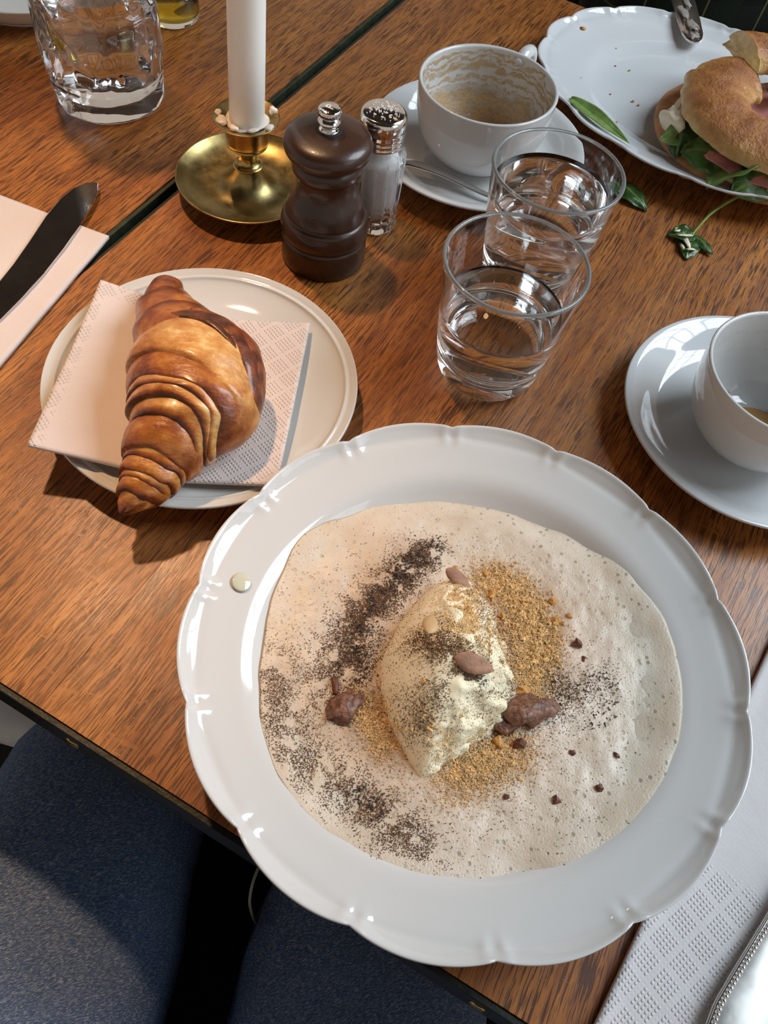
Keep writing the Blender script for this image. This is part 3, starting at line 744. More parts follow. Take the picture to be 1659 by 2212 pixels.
# croissant ------------------------------------------------------------------------
SP = [(600, -16.25, 37.1, 2.9, .25), (605, -16.15, 36.95, 3.0, .55), (615, -15.84, 36.39, 3.2, .95), (640, -15.59, 35.2, 3.3, 1.3), (665, -15.09, 34.11, 3.5, 1.7), (690, -14.16, 33.17, 3.7, 2.1), (730, -13.35, 31.56, 4.0, 2.6), (760, -12.31, 30.63, 4.15, 3.15), (800, -11.92, 29.2, 4.25, 3.55), (850, -11.5, 27.58, 4.25, 3.5), (900, -11.11, 26.02, 4.2, 3.4), (940, -11.13, 24.89, 4.05, 2.95), (960, -11.46, 24.26, 3.9, 2.5), (990, -11.87, 23.38, 3.65, 2.1), (1020, -12.22, 22.59, 3.4, 1.75), (1060, -12.45, 21.55, 3.1, 1.4), (1085, -12.71, 20.88, 2.95, 1.0), (1103, -13.11, 20.33, 2.85, .45), (1112, -13.3, 20.1, 2.8, .2)]
def spine(s):
    i = 0
    while i < len(SP) - 2 and s > SP[i + 1][0]: i += 1
    p0, p1, p2, p3 = SP[max(i - 1, 0)], SP[i], SP[i + 1], SP[min(i + 2, len(SP) - 1)]
    t = (s - p1[0]) / (p2[0] - p1[0])
    return [b_ + (c - b_) * t for b_, c in zip(p1[1:], p2[1:])]
LATD = Vector((0.98, 0.2, 0)).normalized()
cro = thing('croissant', 'golden brown layered croissant lying on the napkin', 'croissant', (-12.0, 29.0, 1.6))
def band(L, C, R, L2, C2, R2, k0, k1, lip, crust, dark_end, seed, ridges=0, bulge=0.0):
    """one rolled pastry layer between two seams; lip=+1: free edge at the end seam, -1: at the start seam."""
    V, at = [], []; nu, nv = 26, 96
    q = lambda a, b_, c, x: b_ + (c - a) / 2 * x + ((a + c) / 2 - b_) * x * x
    for i in range(nu + 1):
        u = i / nu
        for j in range(nv):
            t = 2 * pi * j / nv; x = cos(t)
            wob = 7.0 * nz(x * 1.6 + seed, sin(t) * 1.6, seed * 3.3) + 1.5 * nz(x * 7 + seed, sin(t) * 7, seed)
            s = q(L, C, R, x) + (q(L2, C2, R2, x) - q(L, C, R, x)) * u + wob
            s = max(600.5, min(1111.5, s))
            cx, cy_, cz, r = spine(s)
            e = u if lip > 0 else 1 - u                       # 1 at the free edge
            prof = k0 + (k1 - k0) * sin(pi / 2 * min(1, e * 1.25)) - 0.17 * sm((e - 0.90) / 0.10) - 0.02 * (1 - sm(e / 0.1))
            prof += bulge * sin(pi * u)
            if ridges: prof += 0.020 * sin(2 * pi * ridges * u + nz(x * 2, seed) * 1.5)
            rr = r * prof * (1 + 0.035 * nz(cx * .8 + x * 1.2, cy_ * .8, seed + sin(t)))
            zz = sin(t); zf = 0.80 if zz > 0 else 0.62
            p = Vector((cx, cy_, cz)) + LATD * rr * x + Vector((0, 0, rr * zz * zf))
            V.append((p.x + 12.0, p.y - 29.0, p.z - 1.6))
            cr_ = crust + dark_end * sm((e - 0.55) / 0.45) + (0.10 * sin(2 * pi * ridges * u + nz(x * 2, seed) * 1.5) if ridges else 0) + 0.12 * nz(x * 2 + seed, u * 2, 7)
            if zz < -0.2: cr_ -= 0.1
            at.append(cr_)
    Fc = []
    for i in range(nu):
        for j in range(nv):
            k = (j + 1) % nv; Fc.append((i * nv + j, i * nv + k, (i + 1) * nv + k, (i + 1) * nv + j))
    Fc += [tuple(range(nv - 1, -1, -1)), tuple(nu * nv + j for j in range(nv))]
    return mesh('pastry_layer', V, Fc, CRUST, cro, attr={'crust': at})
#        start seam L,C,R      end seam L,C,R
BANDS = [
 (600, 600, 600, 690, 668, 652, .85, 1.0, -1, .74, -.1, 1, 0, 0),
 (660, 646, 632, 742, 735, 735, .9, 1.12, -1, .52, .3, 2, 0, .03),
 (706, 690, 672, 800, 790, 780, .9, 1.10, -1, .55, .3, 12, 0, 0),
 (744, 722, 708, 822, 858, 965, 1.03, 1.06, 1, .24, .12, 3, 0, 0),
 (790, 820, 900, 868, 900, 988, .92, 1.035, 1, .50, .28, 4, 0, .02),
 (856, 882, 966, 884, 916, 994, .95, 1.045, 1, .20, .75, 5, 0, 0),
 (872, 900, 976, 906, 934, 1000, .96, 1.05, 1, .22, .70, 6, 0, 0),
 (898, 924, 984, 938, 962, 1008, .95, 1.03, 1, .28, .65, 7, 0, 0),
 (924, 950, 992, 990, 1010, 1034, .92, 1.10, 1, .50, .15, 8, 0, .08),
 (972, 990, 1016, 1004, 1028, 1046, .95, 1.05, 1, .34, .6, 9, 0, 0),
 (994, 1016, 1034, 1030, 1052, 1064, .94, 1.10, 1, .40, .4, 10, 0, 0),
 (1018, 1040, 1052, 1046, 1064, 1076, .94, 1.05, 1, .34, .6, 11, 0, 0),
 (1034, 1054, 1064, 1074, 1086, 1092, .94, 1.12, 1, .42, .45, 13, 0, 0),
 (1060, 1076, 1082, 1110, 1110, 1110, .94, 1.05, 1, .45, .5, 14, 2, 0),
]
for b_ in BANDS: band(*b_)
# dark crumpled flap over the upper right of the widest layer
def flap(path, w, h, crust, seed, mat=CRUST):
    V, at, Fc = [], [], []; nv = 18; pts = smooth_prof(path, 8); n = len(pts)
    for i, p in enumerate(pts):
        p = Vector(p); d = (Vector(pts[min(i + 1, n - 1)]) - Vector(pts[max(i - 1, 0)])).normalized()
        s = spine(850); up = (p - Vector((-11.8, 28.5 + 0.6 * (p.y - 28.5), 3.2))).normalized(); a = d.cross(up).normalized()
        u = i / (n - 1); k = sin(pi * (0.08 + 0.84 * u)) ** 0.5
        for j in range(nv):
            t = 2 * pi * j / nv; rr = 1 + 0.18 * nz(i * .25 + seed, cos(t) * 2, sin(t) * 2)
            V.append(tuple(p + a * cos(t) * w * k * rr + up * sin(t) * h * k * rr - Vector((-12.0, 29.0, 1.6)))); at.append(crust + .2 * nz(i * .3, t, seed))
    for i in range(n - 1):
        for j in range(nv):
            k = (j + 1) % nv; Fc.append((i * nv + j, i * nv + k, (i + 1) * nv + k, (i + 1) * nv + j))
    Fc += [tuple(range(nv - 1, -1, -1)), tuple((n - 1) * nv + j for j in range(nv))]
    return mesh('pastry_fold', V, Fc, mat, cro, attr={'crust': at})
def onc(s, t, k=1.0):                              # point on the croissant surface: spine position, angle
    cx, cy_, cz, r = spine(s); p = Vector((cx, cy_, cz)) + LATD * r * k * cos(t) + Vector((0, 0, r * k * sin(t) * 0.8)); return tuple(p)
R_ = radians
flap([onc(735, R_(100), .98), onc(742, R_(74), 1.0), onc(756, R_(52), 1.0), onc(790, R_(36), 1.0), onc(835, R_(26), 1.0), onc(885, R_(14), .98), onc(930, R_(0), .92)], .85, .38, .80, 1)
flap([onc(722, R_(72), 1.06), onc(738, R_(52), 1.05), onc(772, R_(34), 1.02), onc(815, R_(20), 1.01), onc(865, R_(8), .99), onc(915, R_(-6), .94)], .75, .42, .72, 2)
flap([onc(718, R_(50), 1.06), onc(745, R_(32), 1.02), onc(790, R_(14), 1.0), onc(845, R_(0), .99), onc(900, R_(-12), .95)], .6, .38, .62, 3)
flap([onc(748, R_(96), 1.02), onc(762, R_(76), 1.03), onc(790, R_(56), 1.02), onc(838, R_(40), 1.01)], .26, .2, .92, 4)
for i, (x, y, s) in enumerate([(-16.75, 27.95, .22), (-16.35, 28.05, .16), (-16.95, 27.6, .14), (-16.75, 26.9, .08)]):
    vf = blob(s, s * .7, s * .5, 60 + i, .9, 8, 5)
    tag(mesh('croissant_crumb', *vf, CRUST, loc=(x, y, 1.62 + 0.25 * abs(x + 16) * .4), attr={'crust': [0.5] * len(vf[0])}),
        ['largest flaky crumb on the napkin left of the croissant', 'pale crumb touching the largest one on the napkin', 'small crumb just below the largest one on the napkin', 'tiny lone crumb on the napkin nearest the camera'][i], 'crumb', 'croissant crumbs on the napkin')

# ------------------------------------------------------------------ candle and brass holder
CH_X, CH_Y = -14.3, 50.5
root = thing('candle_holder', 'brass chamberstick with a wide scratched drip dish beside the pepper mill', 'candlestick', (CH_X, CH_Y, 0))
pr = [(0, 0)] + smooth_prof([(3.0, 0.0), (3.2, .05), (3.6, .3), (4.6, .75), (5.22, 1.25), (5.3, 1.42), (5.2, 1.45), (5.1, 1.36), (4.5, .95), (3.6, .62), (2.7, .52), (2.0, .68), (1.4, 1.1), (1.0, 1.7), (.82, 2.15)], 5) + [(0, 2.2)]
mesh('drip_dish', *lathe(clampr(pr), 128), BRASS_D, root)
pr = [(0, 2.0)] + smooth_prof([(.82, 2.05), (1.05, 2.2), (1.06, 2.35), (.8, 2.5), (.62, 2.8), (.62, 3.2), (.8, 3.55), (1.2, 3.75), (1.42, 3.95)], 5)
mesh('stem', *lathe(clampr(pr + [(0, 3.95)]), 64), BRASS, root)
pr = [(0, 3.9), (1.40, 3.92), (1.44, 4.0), (1.36, 4.04), (1.36, 4.08), (1.46, 4.12)] + smooth_prof([(1.48, 4.3), (1.5, 5.3), (1.56, 5.55), (1.9, 5.75), (2.26, 5.95), (2.3, 6.02), (2.24, 6.05), (1.9, 5.9), (1.5, 5.72), (1.32, 5.6)], 4) + [(1.28, 4.6), (0, 4.6)]
mesh('candle_socket', *lathe(clampr(pr), 96), BRASS, root)
cand = thing('candle', 'tall plain white taper candle standing in the brass holder', 'candle', (CH_X, CH_Y, 4.62))
V, Fc = lathe(clampr([(0, 0), (1.15, 0), (1.2, .05), (1.2, 6), (1.18, 14), (1.12, 19.6), (1.0, 20), (.7, 20.05), (0, 19.7)]), 64)
cand.rotation_euler = (0, radians(2.2), 0)
mesh('wax_body', V, Fc, WAX, cand)
mesh('wick', *tube([(0, 0, 19.6), (.03, 0, 20.3), (.15, 0, 20.9)], .07, 8), WICK, cand)
for i, (a, r, s, lab) in enumerate([(210, 1.75, (.55, .38, .18), 0), (-22, 1.95, (.42, .3, .2), 0), (38, 2.02, (.35, .28, .3), 0), (250, 1.5, (.35, .25, .12), 0), (180, 2.0, (.3, .25, .1), 0), (300, 1.55, (.4, .22, .1), 0)]):
    vf = blob(s[0], s[1], s[2], i + 80, .5, 14, 8)
    o = mesh('wax_drip', *vf, WAX_DRIP, root, (r * cos(radians(a)), r * sin(radians(a)), 5.95), rz=radians(a + 90))
o = mesh('wax_drip', *lathe(clampr([(0, 5.60), (1.30, 5.62), (1.48, 5.74), (1.5, 5.8), (1.25, 5.82), (0, 5.82)]), 48, lambda r, z, t: (r * (1 + .05 * sin(3 * t + 1)), z)), WAX_DRIP, root)

# ------------------------------------------------------------------ pepper mill
root = thing('pepper_mill', 'short dark brown turned wooden pepper mill with a chrome top knob', 'pepper mill', (-7.68, 45.35, 0))
pr = [(0, 0), (2.8, 0), (2.9, .04), (2.94, .15), (2.94, 1.95), (2.90, 2.05), (2.80, 2.12), (2.84, 2.2)] + smooth_prof([(2.9, 2.3), (3.0, 2.65), (2.98, 3.1), (2.86, 3.55), (2.72, 3.72)], 5) + [(2.60, 3.8), (2.66, 3.9)] + smooth_prof([(2.66, 3.95), (2.45, 4.7), (2.05, 5.5), (1.88, 6.1), (1.95, 6.6), (2.15, 6.95)], 5) + [(2.26, 7.0), (2.28, 7.1), (2.28, 8.0), (0, 8.0)]
mesh('mill_body', *lathe(clampr(pr), 128), DARKWOOD, root)
pr = [(0, 8.02), (2.2, 8.02)] + smooth_prof([(2.3, 8.04), (2.62, 8.2), (2.80, 8.55), (2.80, 8.85), (2.62, 9.2), (2.2, 9.45), (1.4, 9.62), (.8, 9.66)], 6) + [(0, 9.66)]
mesh('mill_head', *lathe(clampr(pr), 128), DARKWOOD, root)
kn = mesh('knob', *merge(lathe(clampr([(0, 9.6), (.62, 9.62)] + smooth_prof([(.62, 9.7), (.4, 9.85), (.68, 10.15), (.7, 10.3), (.5, 10.55), (.38, 10.65)], 5) + [(0, 10.65)]), 48),
     lathe(clampr([(0, 10.62), (.62, 10.62), (.70, 10.68), (.70, 11.0), (.64, 11.06), (0, 11.10)]), 96, lambda r, z, t: (r + (.02 * (1 if sin(t * 40) > 0 else -1) if 10.65 < z < 11.03 and r > .6 else 0), z))), CHROME, root)
mesh('knob_collar', *lathe(clampr([(0, 9.6), (.85, 9.6), (.85, 9.68), (.5, 9.7), (0, 9.7)]), 48), BLACK, root)
def text(name, body, size, loc, rz, mat, parent, ext=0.01):
    cu = bpy.data.curves.new(name, 'FONT'); cu.body = body; cu.size = size * S; cu.extrude = ext * S
    cu.align_x = 'CENTER'; cu.align_y = 'CENTER'; cu.materials.append(mat)
    tmp = bpy.data.objects.new(name, cu); me = bpy.data.meshes.new_from_object(tmp); bpy.data.objects.remove(tmp)
    o = bpy.data.objects.new(name, me); COL.objects.link(o); o.parent = parent
    o.location = Vector(loc) * S; o.rotation_euler = (0, 0, rz); return o
text('engraved_letter', 'P', 0.75, (0.02, 0.02, 11.10), radians(75), simple('engraving', lin(225, 222, 215), .4), root, .012)
mesh('scratch_mark', *tube([(0, .28, 0), (.14, .22, .0), (.12, .05, -.02), (.0, -.06, -.04)], .035, 6), simple('pale_nick', lin(200, 180, 170), .6), root, (-1.72, .35, 9.42))

# ------------------------------------------------------------------ salt shaker
root = thing('salt_shaker', 'fluted glass salt shaker with a perforated chrome lid behind the pepper mill', 'salt shaker', (-4.85, 49.8, 0))
def flute(r, z, t):
    if 0.25 < z < 5.9 and r > 1.42:
        return r - 0.10 * (abs(sin(6 * t)) ** 0.7 < 0.35) - 0.05 * (1 - abs(sin(6 * t))), z
    return r, z
outer = [(0, .05), (1.3, 0), (1.62, .05), (1.70, .25), (1.66, .5), (1.70, .7), (1.80, 3.0), (1.88, 5.2), (1.86, 5.7), (1.66, 6.15), (1.42, 6.4), (1.38, 7.3)]
inner = [(1.22, 7.3), (1.24, 6.4), (1.45, 6.05), (1.60, 5.6), (1.60, 5.2), (1.5, 3.0), (1.42, .9), (1.2, .7), (0, .65)]
mesh('glass_jar', *lathe(clampr(outer + inner), 144, flute), GLASS, root)
mesh('salt', *lathe(clampr([(0, .72), (1.18, .76), (1.41, .95), (1.49, 3.0), (1.58, 5.2), (1.57, 5.35), (1.2, 5.5), (.6, 5.75), (0, 5.8)]), 64, lambda r, z, t: (r, z + (.1 * cos(t + 2) if z > 5.3 else 0))), SALT, root)
lid = mesh('lid', *lathe(clampr([(1.50, 6.55), (1.56, 6.6), (1.56, 6.78), (1.48, 6.86), (1.56, 6.95), (1.57, 7.1), (1.48, 7.2), (1.56, 7.3), (1.6, 7.45), (1.52, 7.58)] + smooth_prof([(1.56, 7.7), (1.62, 8.1), (1.58, 8.45), (1.42, 8.68), (1.2, 8.74), (.6, 8.84)], 4) + [(0, 8.88), (0, 8.75), (1.2, 8.6), (1.42, 8.3), (1.45, 6.55), (1.50, 6.55)]), 96), CHROME, root)
holes = [(0, 0)] + [(.42 * cos(a * pi / 3), .42 * sin(a * pi / 3)) for a in range(6)] + [(.85 * cos(a * pi / 5 + .3), .85 * sin(a * pi / 5 + .3)) for a in range(10)]
for x, y in holes:
    z = 8.88 - (hypot(x, y) / 1.2) ** 2 * 0.14
    mesh('lid_hole', *lathe(clampr([(.0, .004), (.055, .004), (.06, .02), (.085, .02), (.095, 0)]), 10), SILVER, lid, (x, y, z - 0.003))
sg = [(rng.gauss(.15, .55), rng.gauss(-.1, .5)) for _ in range(90)]
Vg, Fg = [], []
for x, y in sg:
    if hypot(x, y) > 1.25: continue
    z = 8.89 - (hypot(x, y) / 1.2) ** 2 * 0.14; s = rng.uniform(.015, .04); v, f = box(x - s, x + s, y - s, y + s, z - s, z + s); n0 = len(Vg); Vg += v; Fg += [tuple(i + n0 for i in q) for q in f]
o = mesh('salt_grains', Vg, Fg, SALT, root, smooth=False); o['kind'] = 'stuff'

# ------------------------------------------------------------------ cups and saucers
def saucer_obj(name, label, loc, R=8.5, mat=CHINA):
    k = R / 8.5
    tp = smooth_prof([(0, .62), (2.6, .62), (2.9, .72), (3.3, .70), (4.4, .72), (5.7, .80), (6.4, 1.02), (7.2, 1.55), (7.9, 1.95), (8.3, 2.08), (8.5, 2.09)], 6)
    bt = smooth_prof([(8.56, 1.97), (8.3, 1.78), (6.8, 1.1), (5.4, .6), (4.6, .42), (4.3, 0), (3.9, 0), (3.7, .3), (0, .3)], 4)
    return tag(mesh(name, *lathe(clampr([(r * k, z) for r, z in tp + bt]), 144), mat, loc=loc), label, 'saucer')
def cup_obj(label, loc, Rr, H, ang, inner_mat, ztop0=0.0, mat=CHINA, foot=2.6):
    root = thing('coffee_cup', label, 'cup', loc)
    k = Rr / 5.2; t = 0.3; fz = H / 6.1
    out = [(0, .25), (foot * .75, .25), (foot * .85, 0), (foot, 0)] + smooth_prof([(foot, .12), (foot * 1.08, .3), (3.7 * k, 1.0 * fz), (4.55 * k, 2.2 * fz), (5.0 * k, 3.7 * fz), (5.12 * k, 5.2 * fz), (5.14 * k, 5.9 * fz)], 6) + [(5.17 * k, H - .08), (5.1 * k, H), (4.98 * k, H - .01)]
    inn = smooth_prof([(4.90 * k, H - .1), (4.84 * k, 5.2 * fz), (4.7 * k, 3.8 * fz), (4.22 * k, 2.3 * fz), (3.3 * k, 1.15 * fz), (2.2 * k, .62), (0, .5)], 6)
    no = len(out)
    V, Fc = lathe(clampr(out), 128); mesh('cup_body', *lathe(clampr(out + inn), 128), mat, root)
    # stained film of drink on the inner wall, following it
    film = smooth_prof([(4.86 * k, H - .22), (4.82 * k, 5.2 * fz), (4.67 * k, 3.8 * fz), (4.19 * k, 2.32 * fz), (3.27 * k, 1.18 * fz), (2.2 * k, .65), (0.0, .53)], 6)
    mesh('drink_stain', *lathe(clampr([(r - .012 if r > .1 else 0, z + .012) for r, z in film]), 128), inner_mat, root)
    # handle
    hp = [(4.9 * k, 0, 5.3 * fz), (5.9 * k, 0, 5.75 * fz), (7.0 * k, 0, 5.5 * fz), (7.5 * k, 0, 4.5 * fz), (7.1 * k, 0, 3.4 * fz), (6.0 * k, 0, 2.6 * fz), (4.6 * k, 0, 2.3 * fz)]
    pts = smooth_prof(hp, 6); v, f = tube(pts, [.42 + .12 * abs(2 * i / len(pts) - 1) for i in range(len(pts))], 14)
    mesh('handle', v, f, mat, root, rz=radians(ang))
    return root
def stain_mat(name, zlist, wet):
    """transparent film with foam rings; coverage falls with height."""
    m, nt, b = new_mat(name); n = N(nt); c = n.coord(); sep = n.node('ShaderNodeSeparateXYZ'); n.link(c, sep.inputs[0])
    z = sep.outputs[2]
    f = n.noise(n.mapping(c, (45, 45, 70)), 1, 5, 0.65); fs = n.noise(n.mapping(c, (170, 170, 420)), 1, 4, 0.7)
    zw = n.math('ADD', z, n.math('MULTIPLY', n.math('SUBTRACT', f, 0.5), 0.030))
    cover = None
    for (za, wa, amt) in zlist:                       # rings left at successive drink levels
        d = n.math('ABSOLUTE', n.math('SUBTRACT', zw, za)); r = n.math('MULTIPLY', n.math('LESS_THAN', d, wa), amt)
        cover = r if cover is None else n.math('MAXIMUM', cover, r)
    low = n.ramp(n.math('MULTIPLY', zw, 1.0 / 0.06), [(wet[0], 1.0), (wet[1], 0.0)])
    cover = n.math('MAXIMUM', cover, low)
    cov = n.math('MULTIPLY', cover, n.ramp(fs, [(0.38, 0.25), (0.52, 1.0)]))
    colr = n.ramp(n.math('MULTIPLY', z, 1.0 / 0.06), [(0.12, lin(186, 136, 84)), (0.35, lin(214, 184, 140)), (0.9, lin(206, 178, 136))])
    colr = n.mix(n.ramp(fs, [(0.5, 0.0), (0.7, 0.55)]), colr, lin(168, 132, 84))
    n.link(colr, b.inputs['Base Color']); b.inputs['Roughness'].default_value = 0.3
    tr = n.node('ShaderNodeBsdfTransparent'); mx = n.node('ShaderNodeMixShader')
    n.link(cov, mx.inputs[0]); n.link(tr.outputs[0], mx.inputs[1]); n.link(b.outputs[0], mx.inputs[2])
    out = nt.nodes['Material Output']; n.link(mx.outputs[0], out.inputs['Surface']); return m
ST1 = stain_mat('cappuccino_foam_stain', [(0.055, .0012, .9), (0.050, .0010, .75), (0.045, .0018, .8), (0.0385, .0010, .85), (0.033, .0008, .6)], (0.40, 0.55))
ST2 = stain_mat('faint_coffee_stain', [(0.034, .0006, .10), (0.045, .0006, .08)], (0.10, 0.16))
saucer_obj('saucer', 'white saucer under the stained cappuccino cup, teaspoon on it', (1.78, 59.11, 0), 8.5)
c1 = cup_obj('large white cappuccino cup with tan foam rings inside, empty but for dregs', (1.7, 58.75, .66), 5.2, 6.1, 66, ST1)
mesh('coffee_dregs', *lathe(clampr([(0, .60), (2.0, .62), (2.5, .82), (2.7, .93), (2.72, .96), (0, .94)]), 64), COFFEE, c1)
saucer_obj('saucer', 'bluish white saucer at the right frame edge, under the cut-off cup', (22.03, 36.03, 0), 8.5, CHINA_B)
c2 = cup_obj('white coffee cup cut by the right frame edge with a brown puddle inside', (21.7, 35.3, .66), 4.95, 6.1, -10, ST2, foot=2.5)
mesh('coffee_dregs', *lathe(clampr([(0, .58), (1.4, .60), (1.75, .62), (1.9, .66), (1.8, .70), (0, .68)]), 64, lambda r, z, t: (r * (1 + .18 * sin(2 * t + 1)), z)), simple('weak_coffee_puddle', lin(186, 136, 72), 0.06, coat=.6), c2, (-.1, .2, 0.02))
plate_obj('bowl', 'white dish cut by the top left corner of the picture', (-39.6, 72.0, 0), smooth_prof([(0, .8), (5, .85), (7.4, 1.3), (8.6, 2.1), (8.9, 2.5)], 5), smooth_prof([(9.0, 2.45), (8.9, 2.2), (7.8, .9), (6.4, .1), (6, 0), (0, .1)], 5), CHINA_W)['category'] = 'dish'

# teaspoon on the saucer: handle towards the salt shaker, bowl behind the glass
def spoon(name, label, pts, rad, flat, bowl, mat, rot):
    root = thing(name, label, 'spoon', (0, 0, 0))
    mesh('handle', *tube(smooth_prof(pts, 6), [interp(rad, i / (6 * (len(pts) - 1))) for i in range(6 * (len(pts) - 1) + 1)], 14, True, flat), mat, root)
    V = []; n, m = 28, 8
    V.append((0, 0, -.35))
    for i in range(1, m + 1):
        for j in range(n):
            t = 2 * pi * j / n; k = i / m; V.append((1.9 * k * cos(t), (1.15 + .12 * cos(t)) * k * sin(t), -.35 + .42 * k * k))
    Fc = [(0, 1 + j, 1 + (j + 1) % n) for j in range(n)] + [(1 + i * n + j, 1 + (i + 1) * n + j, 1 + (i + 1) * n + (j + 1) % n, 1 + i * n + (j + 1) % n) for i in range(m - 1) for j in range(n)]
    o = mesh('spoon_bowl', V, Fc, mat, root, bowl, rz=rot); solid(o, .1, 0); return root
spoon('teaspoon', 'slim steel teaspoon resting on the cappuccino saucer in front of the cup', [(-4.2, 54.3, 2.1), (-2.6, 54.6, 2.0), (-.6, 54.65, 1.65), (1.6, 54.1, 1.35), (3.0, 53.6, 1.3), (4.2, 53.2, 1.35)], [(0, .42), (.25, .5), (.6, .32), (1, .26)], .28, (5.9, 52.75, 1.75), STEEL, radians(-15))

# ------------------------------------------------------------------ drinking glasses
def tumbler(label, x, y, wz, seed):
    root = thing('water_glass', label, 'glass', (x, y, 0))
    out = [(0, .06), (2.3, 0.04)] + smooth_prof([(2.5, 0.0), (2.9, .12), (3.15, .4), (3.3, .75), (3.42, 1.2), (3.5, 1.7), (3.56, 2.3), (3.6, 2.6), (3.58, 2.75), (3.68, 3.2), (3.85, 5), (4.06, 7), (4.25, 8.8)], 5) + [(4.17 + .10 * cos(a), 8.9 + .12 * sin(a)) for a in [pi * k / 12 for k in range(0, 12)]]
    inn = smooth_prof([(4.07, 8.9), (4.06, 8.8), (3.87, 7), (3.65, 5), (3.46, 3.2), (3.34, 2.6), (3.22, 2.1), (3.0, 1.65), (2.5, 1.32), (1.5, 1.15)], 5) + [(0, 1.1)]
    V, Fc = lathe(clampr(out + inn), 144); mesh('glass_wall', V, Fc, GLASS, root)
    mesh('rim', *lathe([(4.17 + .125 * cos(a), 8.93 + .11 * sin(a)) for a in [-.35 + (pi + .7) * k / 14 for k in range(15)]], 144), RIMG, root)
    ri = lambda z: interp([(1.32, 2.5), (1.65, 3.0), (2.1, 3.22), (2.6, 3.34), (3.2, 3.46), (5, 3.65), (7, 3.87), (8.8, 4.06)], z) + .015
    zs = [1.32, 1.65, 2.1, 2.6, 3.2] + [3.2 + (wz - 3.2) * i / 5 for i in range(1, 6)]
    pr = [(0, 1.09), (1.5, 1.14)] + [(ri(z), z) for z in zs] + [(ri(wz) - .05, wz), (1.5, wz), (0, wz)]
    mesh('water', *lathe(clampr(pr), 144), WATER, root)
    return root
tumbler('nearer water glass, half full, in front of the other tumbler', 4.79, 37.51, 5.4, 1)
tumbler('farther water glass, fuller, overlapping the cappuccino saucer', 6.8, 46.77, 7.4, 2)

spo.data.cycles.is_caustics_light = True
for ob in bpy.data.objects:
    if ob.type == 'MESH' and ob.parent and ob.parent.name.startswith('water_glass') and ob.name.startswith(('glass_wall', 'water')): ob.cycles.is_caustics_caster = True
    if ob.name.startswith('board'): ob.cycles.is_caustics_receiver = True

# ------------------------------------------------------------------ water carafe of crumpled-looking glass
def carafe():
    root = thing('water_carafe', 'faceted crumpled-look clear glass water carafe on the adjoining table', 'carafe', (-27.5, 58.5, 0))
    r2 = random.Random(11); na = 11
    hs = [0.0, .45, 2.2, 4.6, 7.0, 9.6, 12.4, 15.5, 18.5, 21.0]
    rb = [3.5, 4.25, 4.55, 4.5, 4.62, 4.5, 4.6, 4.4, 4.2, 4.3]
    J = [[(r2.uniform(-.32, .32), r2.uniform(-.7, .7), r2.uniform(-.12, .12)) for _ in range(na)] for _ in hs]
    V, Fc = [(0, 0, .1)], []; rings = []
    for i, (h, r) in enumerate(zip(hs, rb)):
        R = []
        for j in range(na):
            d = J[i][j]; k = 1.0 if 1 < i < len(hs) - 1 else (.35 if i else 0.1)
            t = 2 * pi * (j + .5 * (i % 2)) / na + d[2] * k
            V.append(((r + d[0] * k) * cos(t), (r + d[0] * k) * sin(t), h + d[1] * (k if 1 < i < len(hs) - 1 else 0))); R.append(len(V) - 1)
        rings.append(R)
    for i in range(len(rings) - 1):
        a, b_ = rings[i], rings[i + 1]; o_ = i % 2
        for j in range(na):
            k = (j + 1) % na
            if o_ == 0: Fc += [(a[j], a[k], b_[j]), (a[k], b_[k], b_[j])]
            else: Fc += [(a[j], a[k], b_[k]), (a[j], b_[k], b_[j])]
    Fc += [(0, rings[0][(j + 1) % na], rings[0][j]) for j in range(na)]
    # inner wall: smoother, same twist
    off = len(V); ir = []
    hi = [21.0, 18.5, 15.5, 12.4, 9.6, 7.0, 4.6, 2.6, 1.5]
    for q, h in enumerate(hi):
        R = []
        for j in range(na * 2):
            t = 2 * pi * j / (na * 2); base = interp(list(zip(hs, rb)), h) - .42 - (.7 if h < 1.6 else 0)
            V.append((base * cos(t), base * sin(t), h + (0 if q == 0 else .0))); R.append(len(V) - 1)
        ir.append(R)
    V.append((0, 0, 1.9)); 
    for a, b_ in zip(ir, ir[1:]):
        for j in range(na * 2):
            k = (j + 1) % (na * 2); Fc.append((a[j], a[k], b_[k], b_[j]))
    Fc += [(ir[-1][j], ir[-1][(j + 1) % (na * 2)], len(V) - 1) for j in range(na * 2)]
    T = rings[-1]
    for j in range(na):                      # lip joins outer (na) to inner (2na); last ring has an odd shift
        k = (j + 1) % na; sft = 1 if (len(hs) - 1) % 2 else 0
        a0, a1, a2 = (2 * j + sft) % (2 * na), (2 * j + 1 + sft) % (2 * na), (2 * j + 2 + sft) % (2 * na)
        Fc += [(T[j], T[k], ir[0][a1]), (T[j], ir[0][a1], ir[0][a0]), (T[k], ir[0][a2], ir[0][a1])]
    o = mesh('glass_wall', V, Fc, GLASS, root, smooth=False); bevel(o, .22, 3, 8)
    o.data.polygons.foreach_set('use_smooth', [True] * len(o.data.polygons))
    o.modifiers['b'].harden_normals = False
    wr = [(0, 1.95)] + [(interp(list(zip(hs, rb)), h) - .42 + .02 - (.68 if h < 1.6 else 0), h) for h in (1.52, 2.6, 4.6, 7.0, 9.0)] + [(3.9, 8.93), (0, 8.92)]
    mesh('water', *lathe(clampr(wr), 22), WATER, root, smooth=True)
carafe()
root = thing('oil_jar', 'small glass jar of golden olive oil behind the carafe at the top', 'jar', (-26.5, 71.7, 0))
mesh('glass_wall', *lathe(clampr([(0, .05), (2.1, 0), (2.3, .1), (2.35, .4), (2.35, 6.4), (2.3, 6.5), (2.15, 6.5), (2.1, 6.3), (2.1, .6), (1.9, .45), (0, .4)]), 64), GLASS, root)
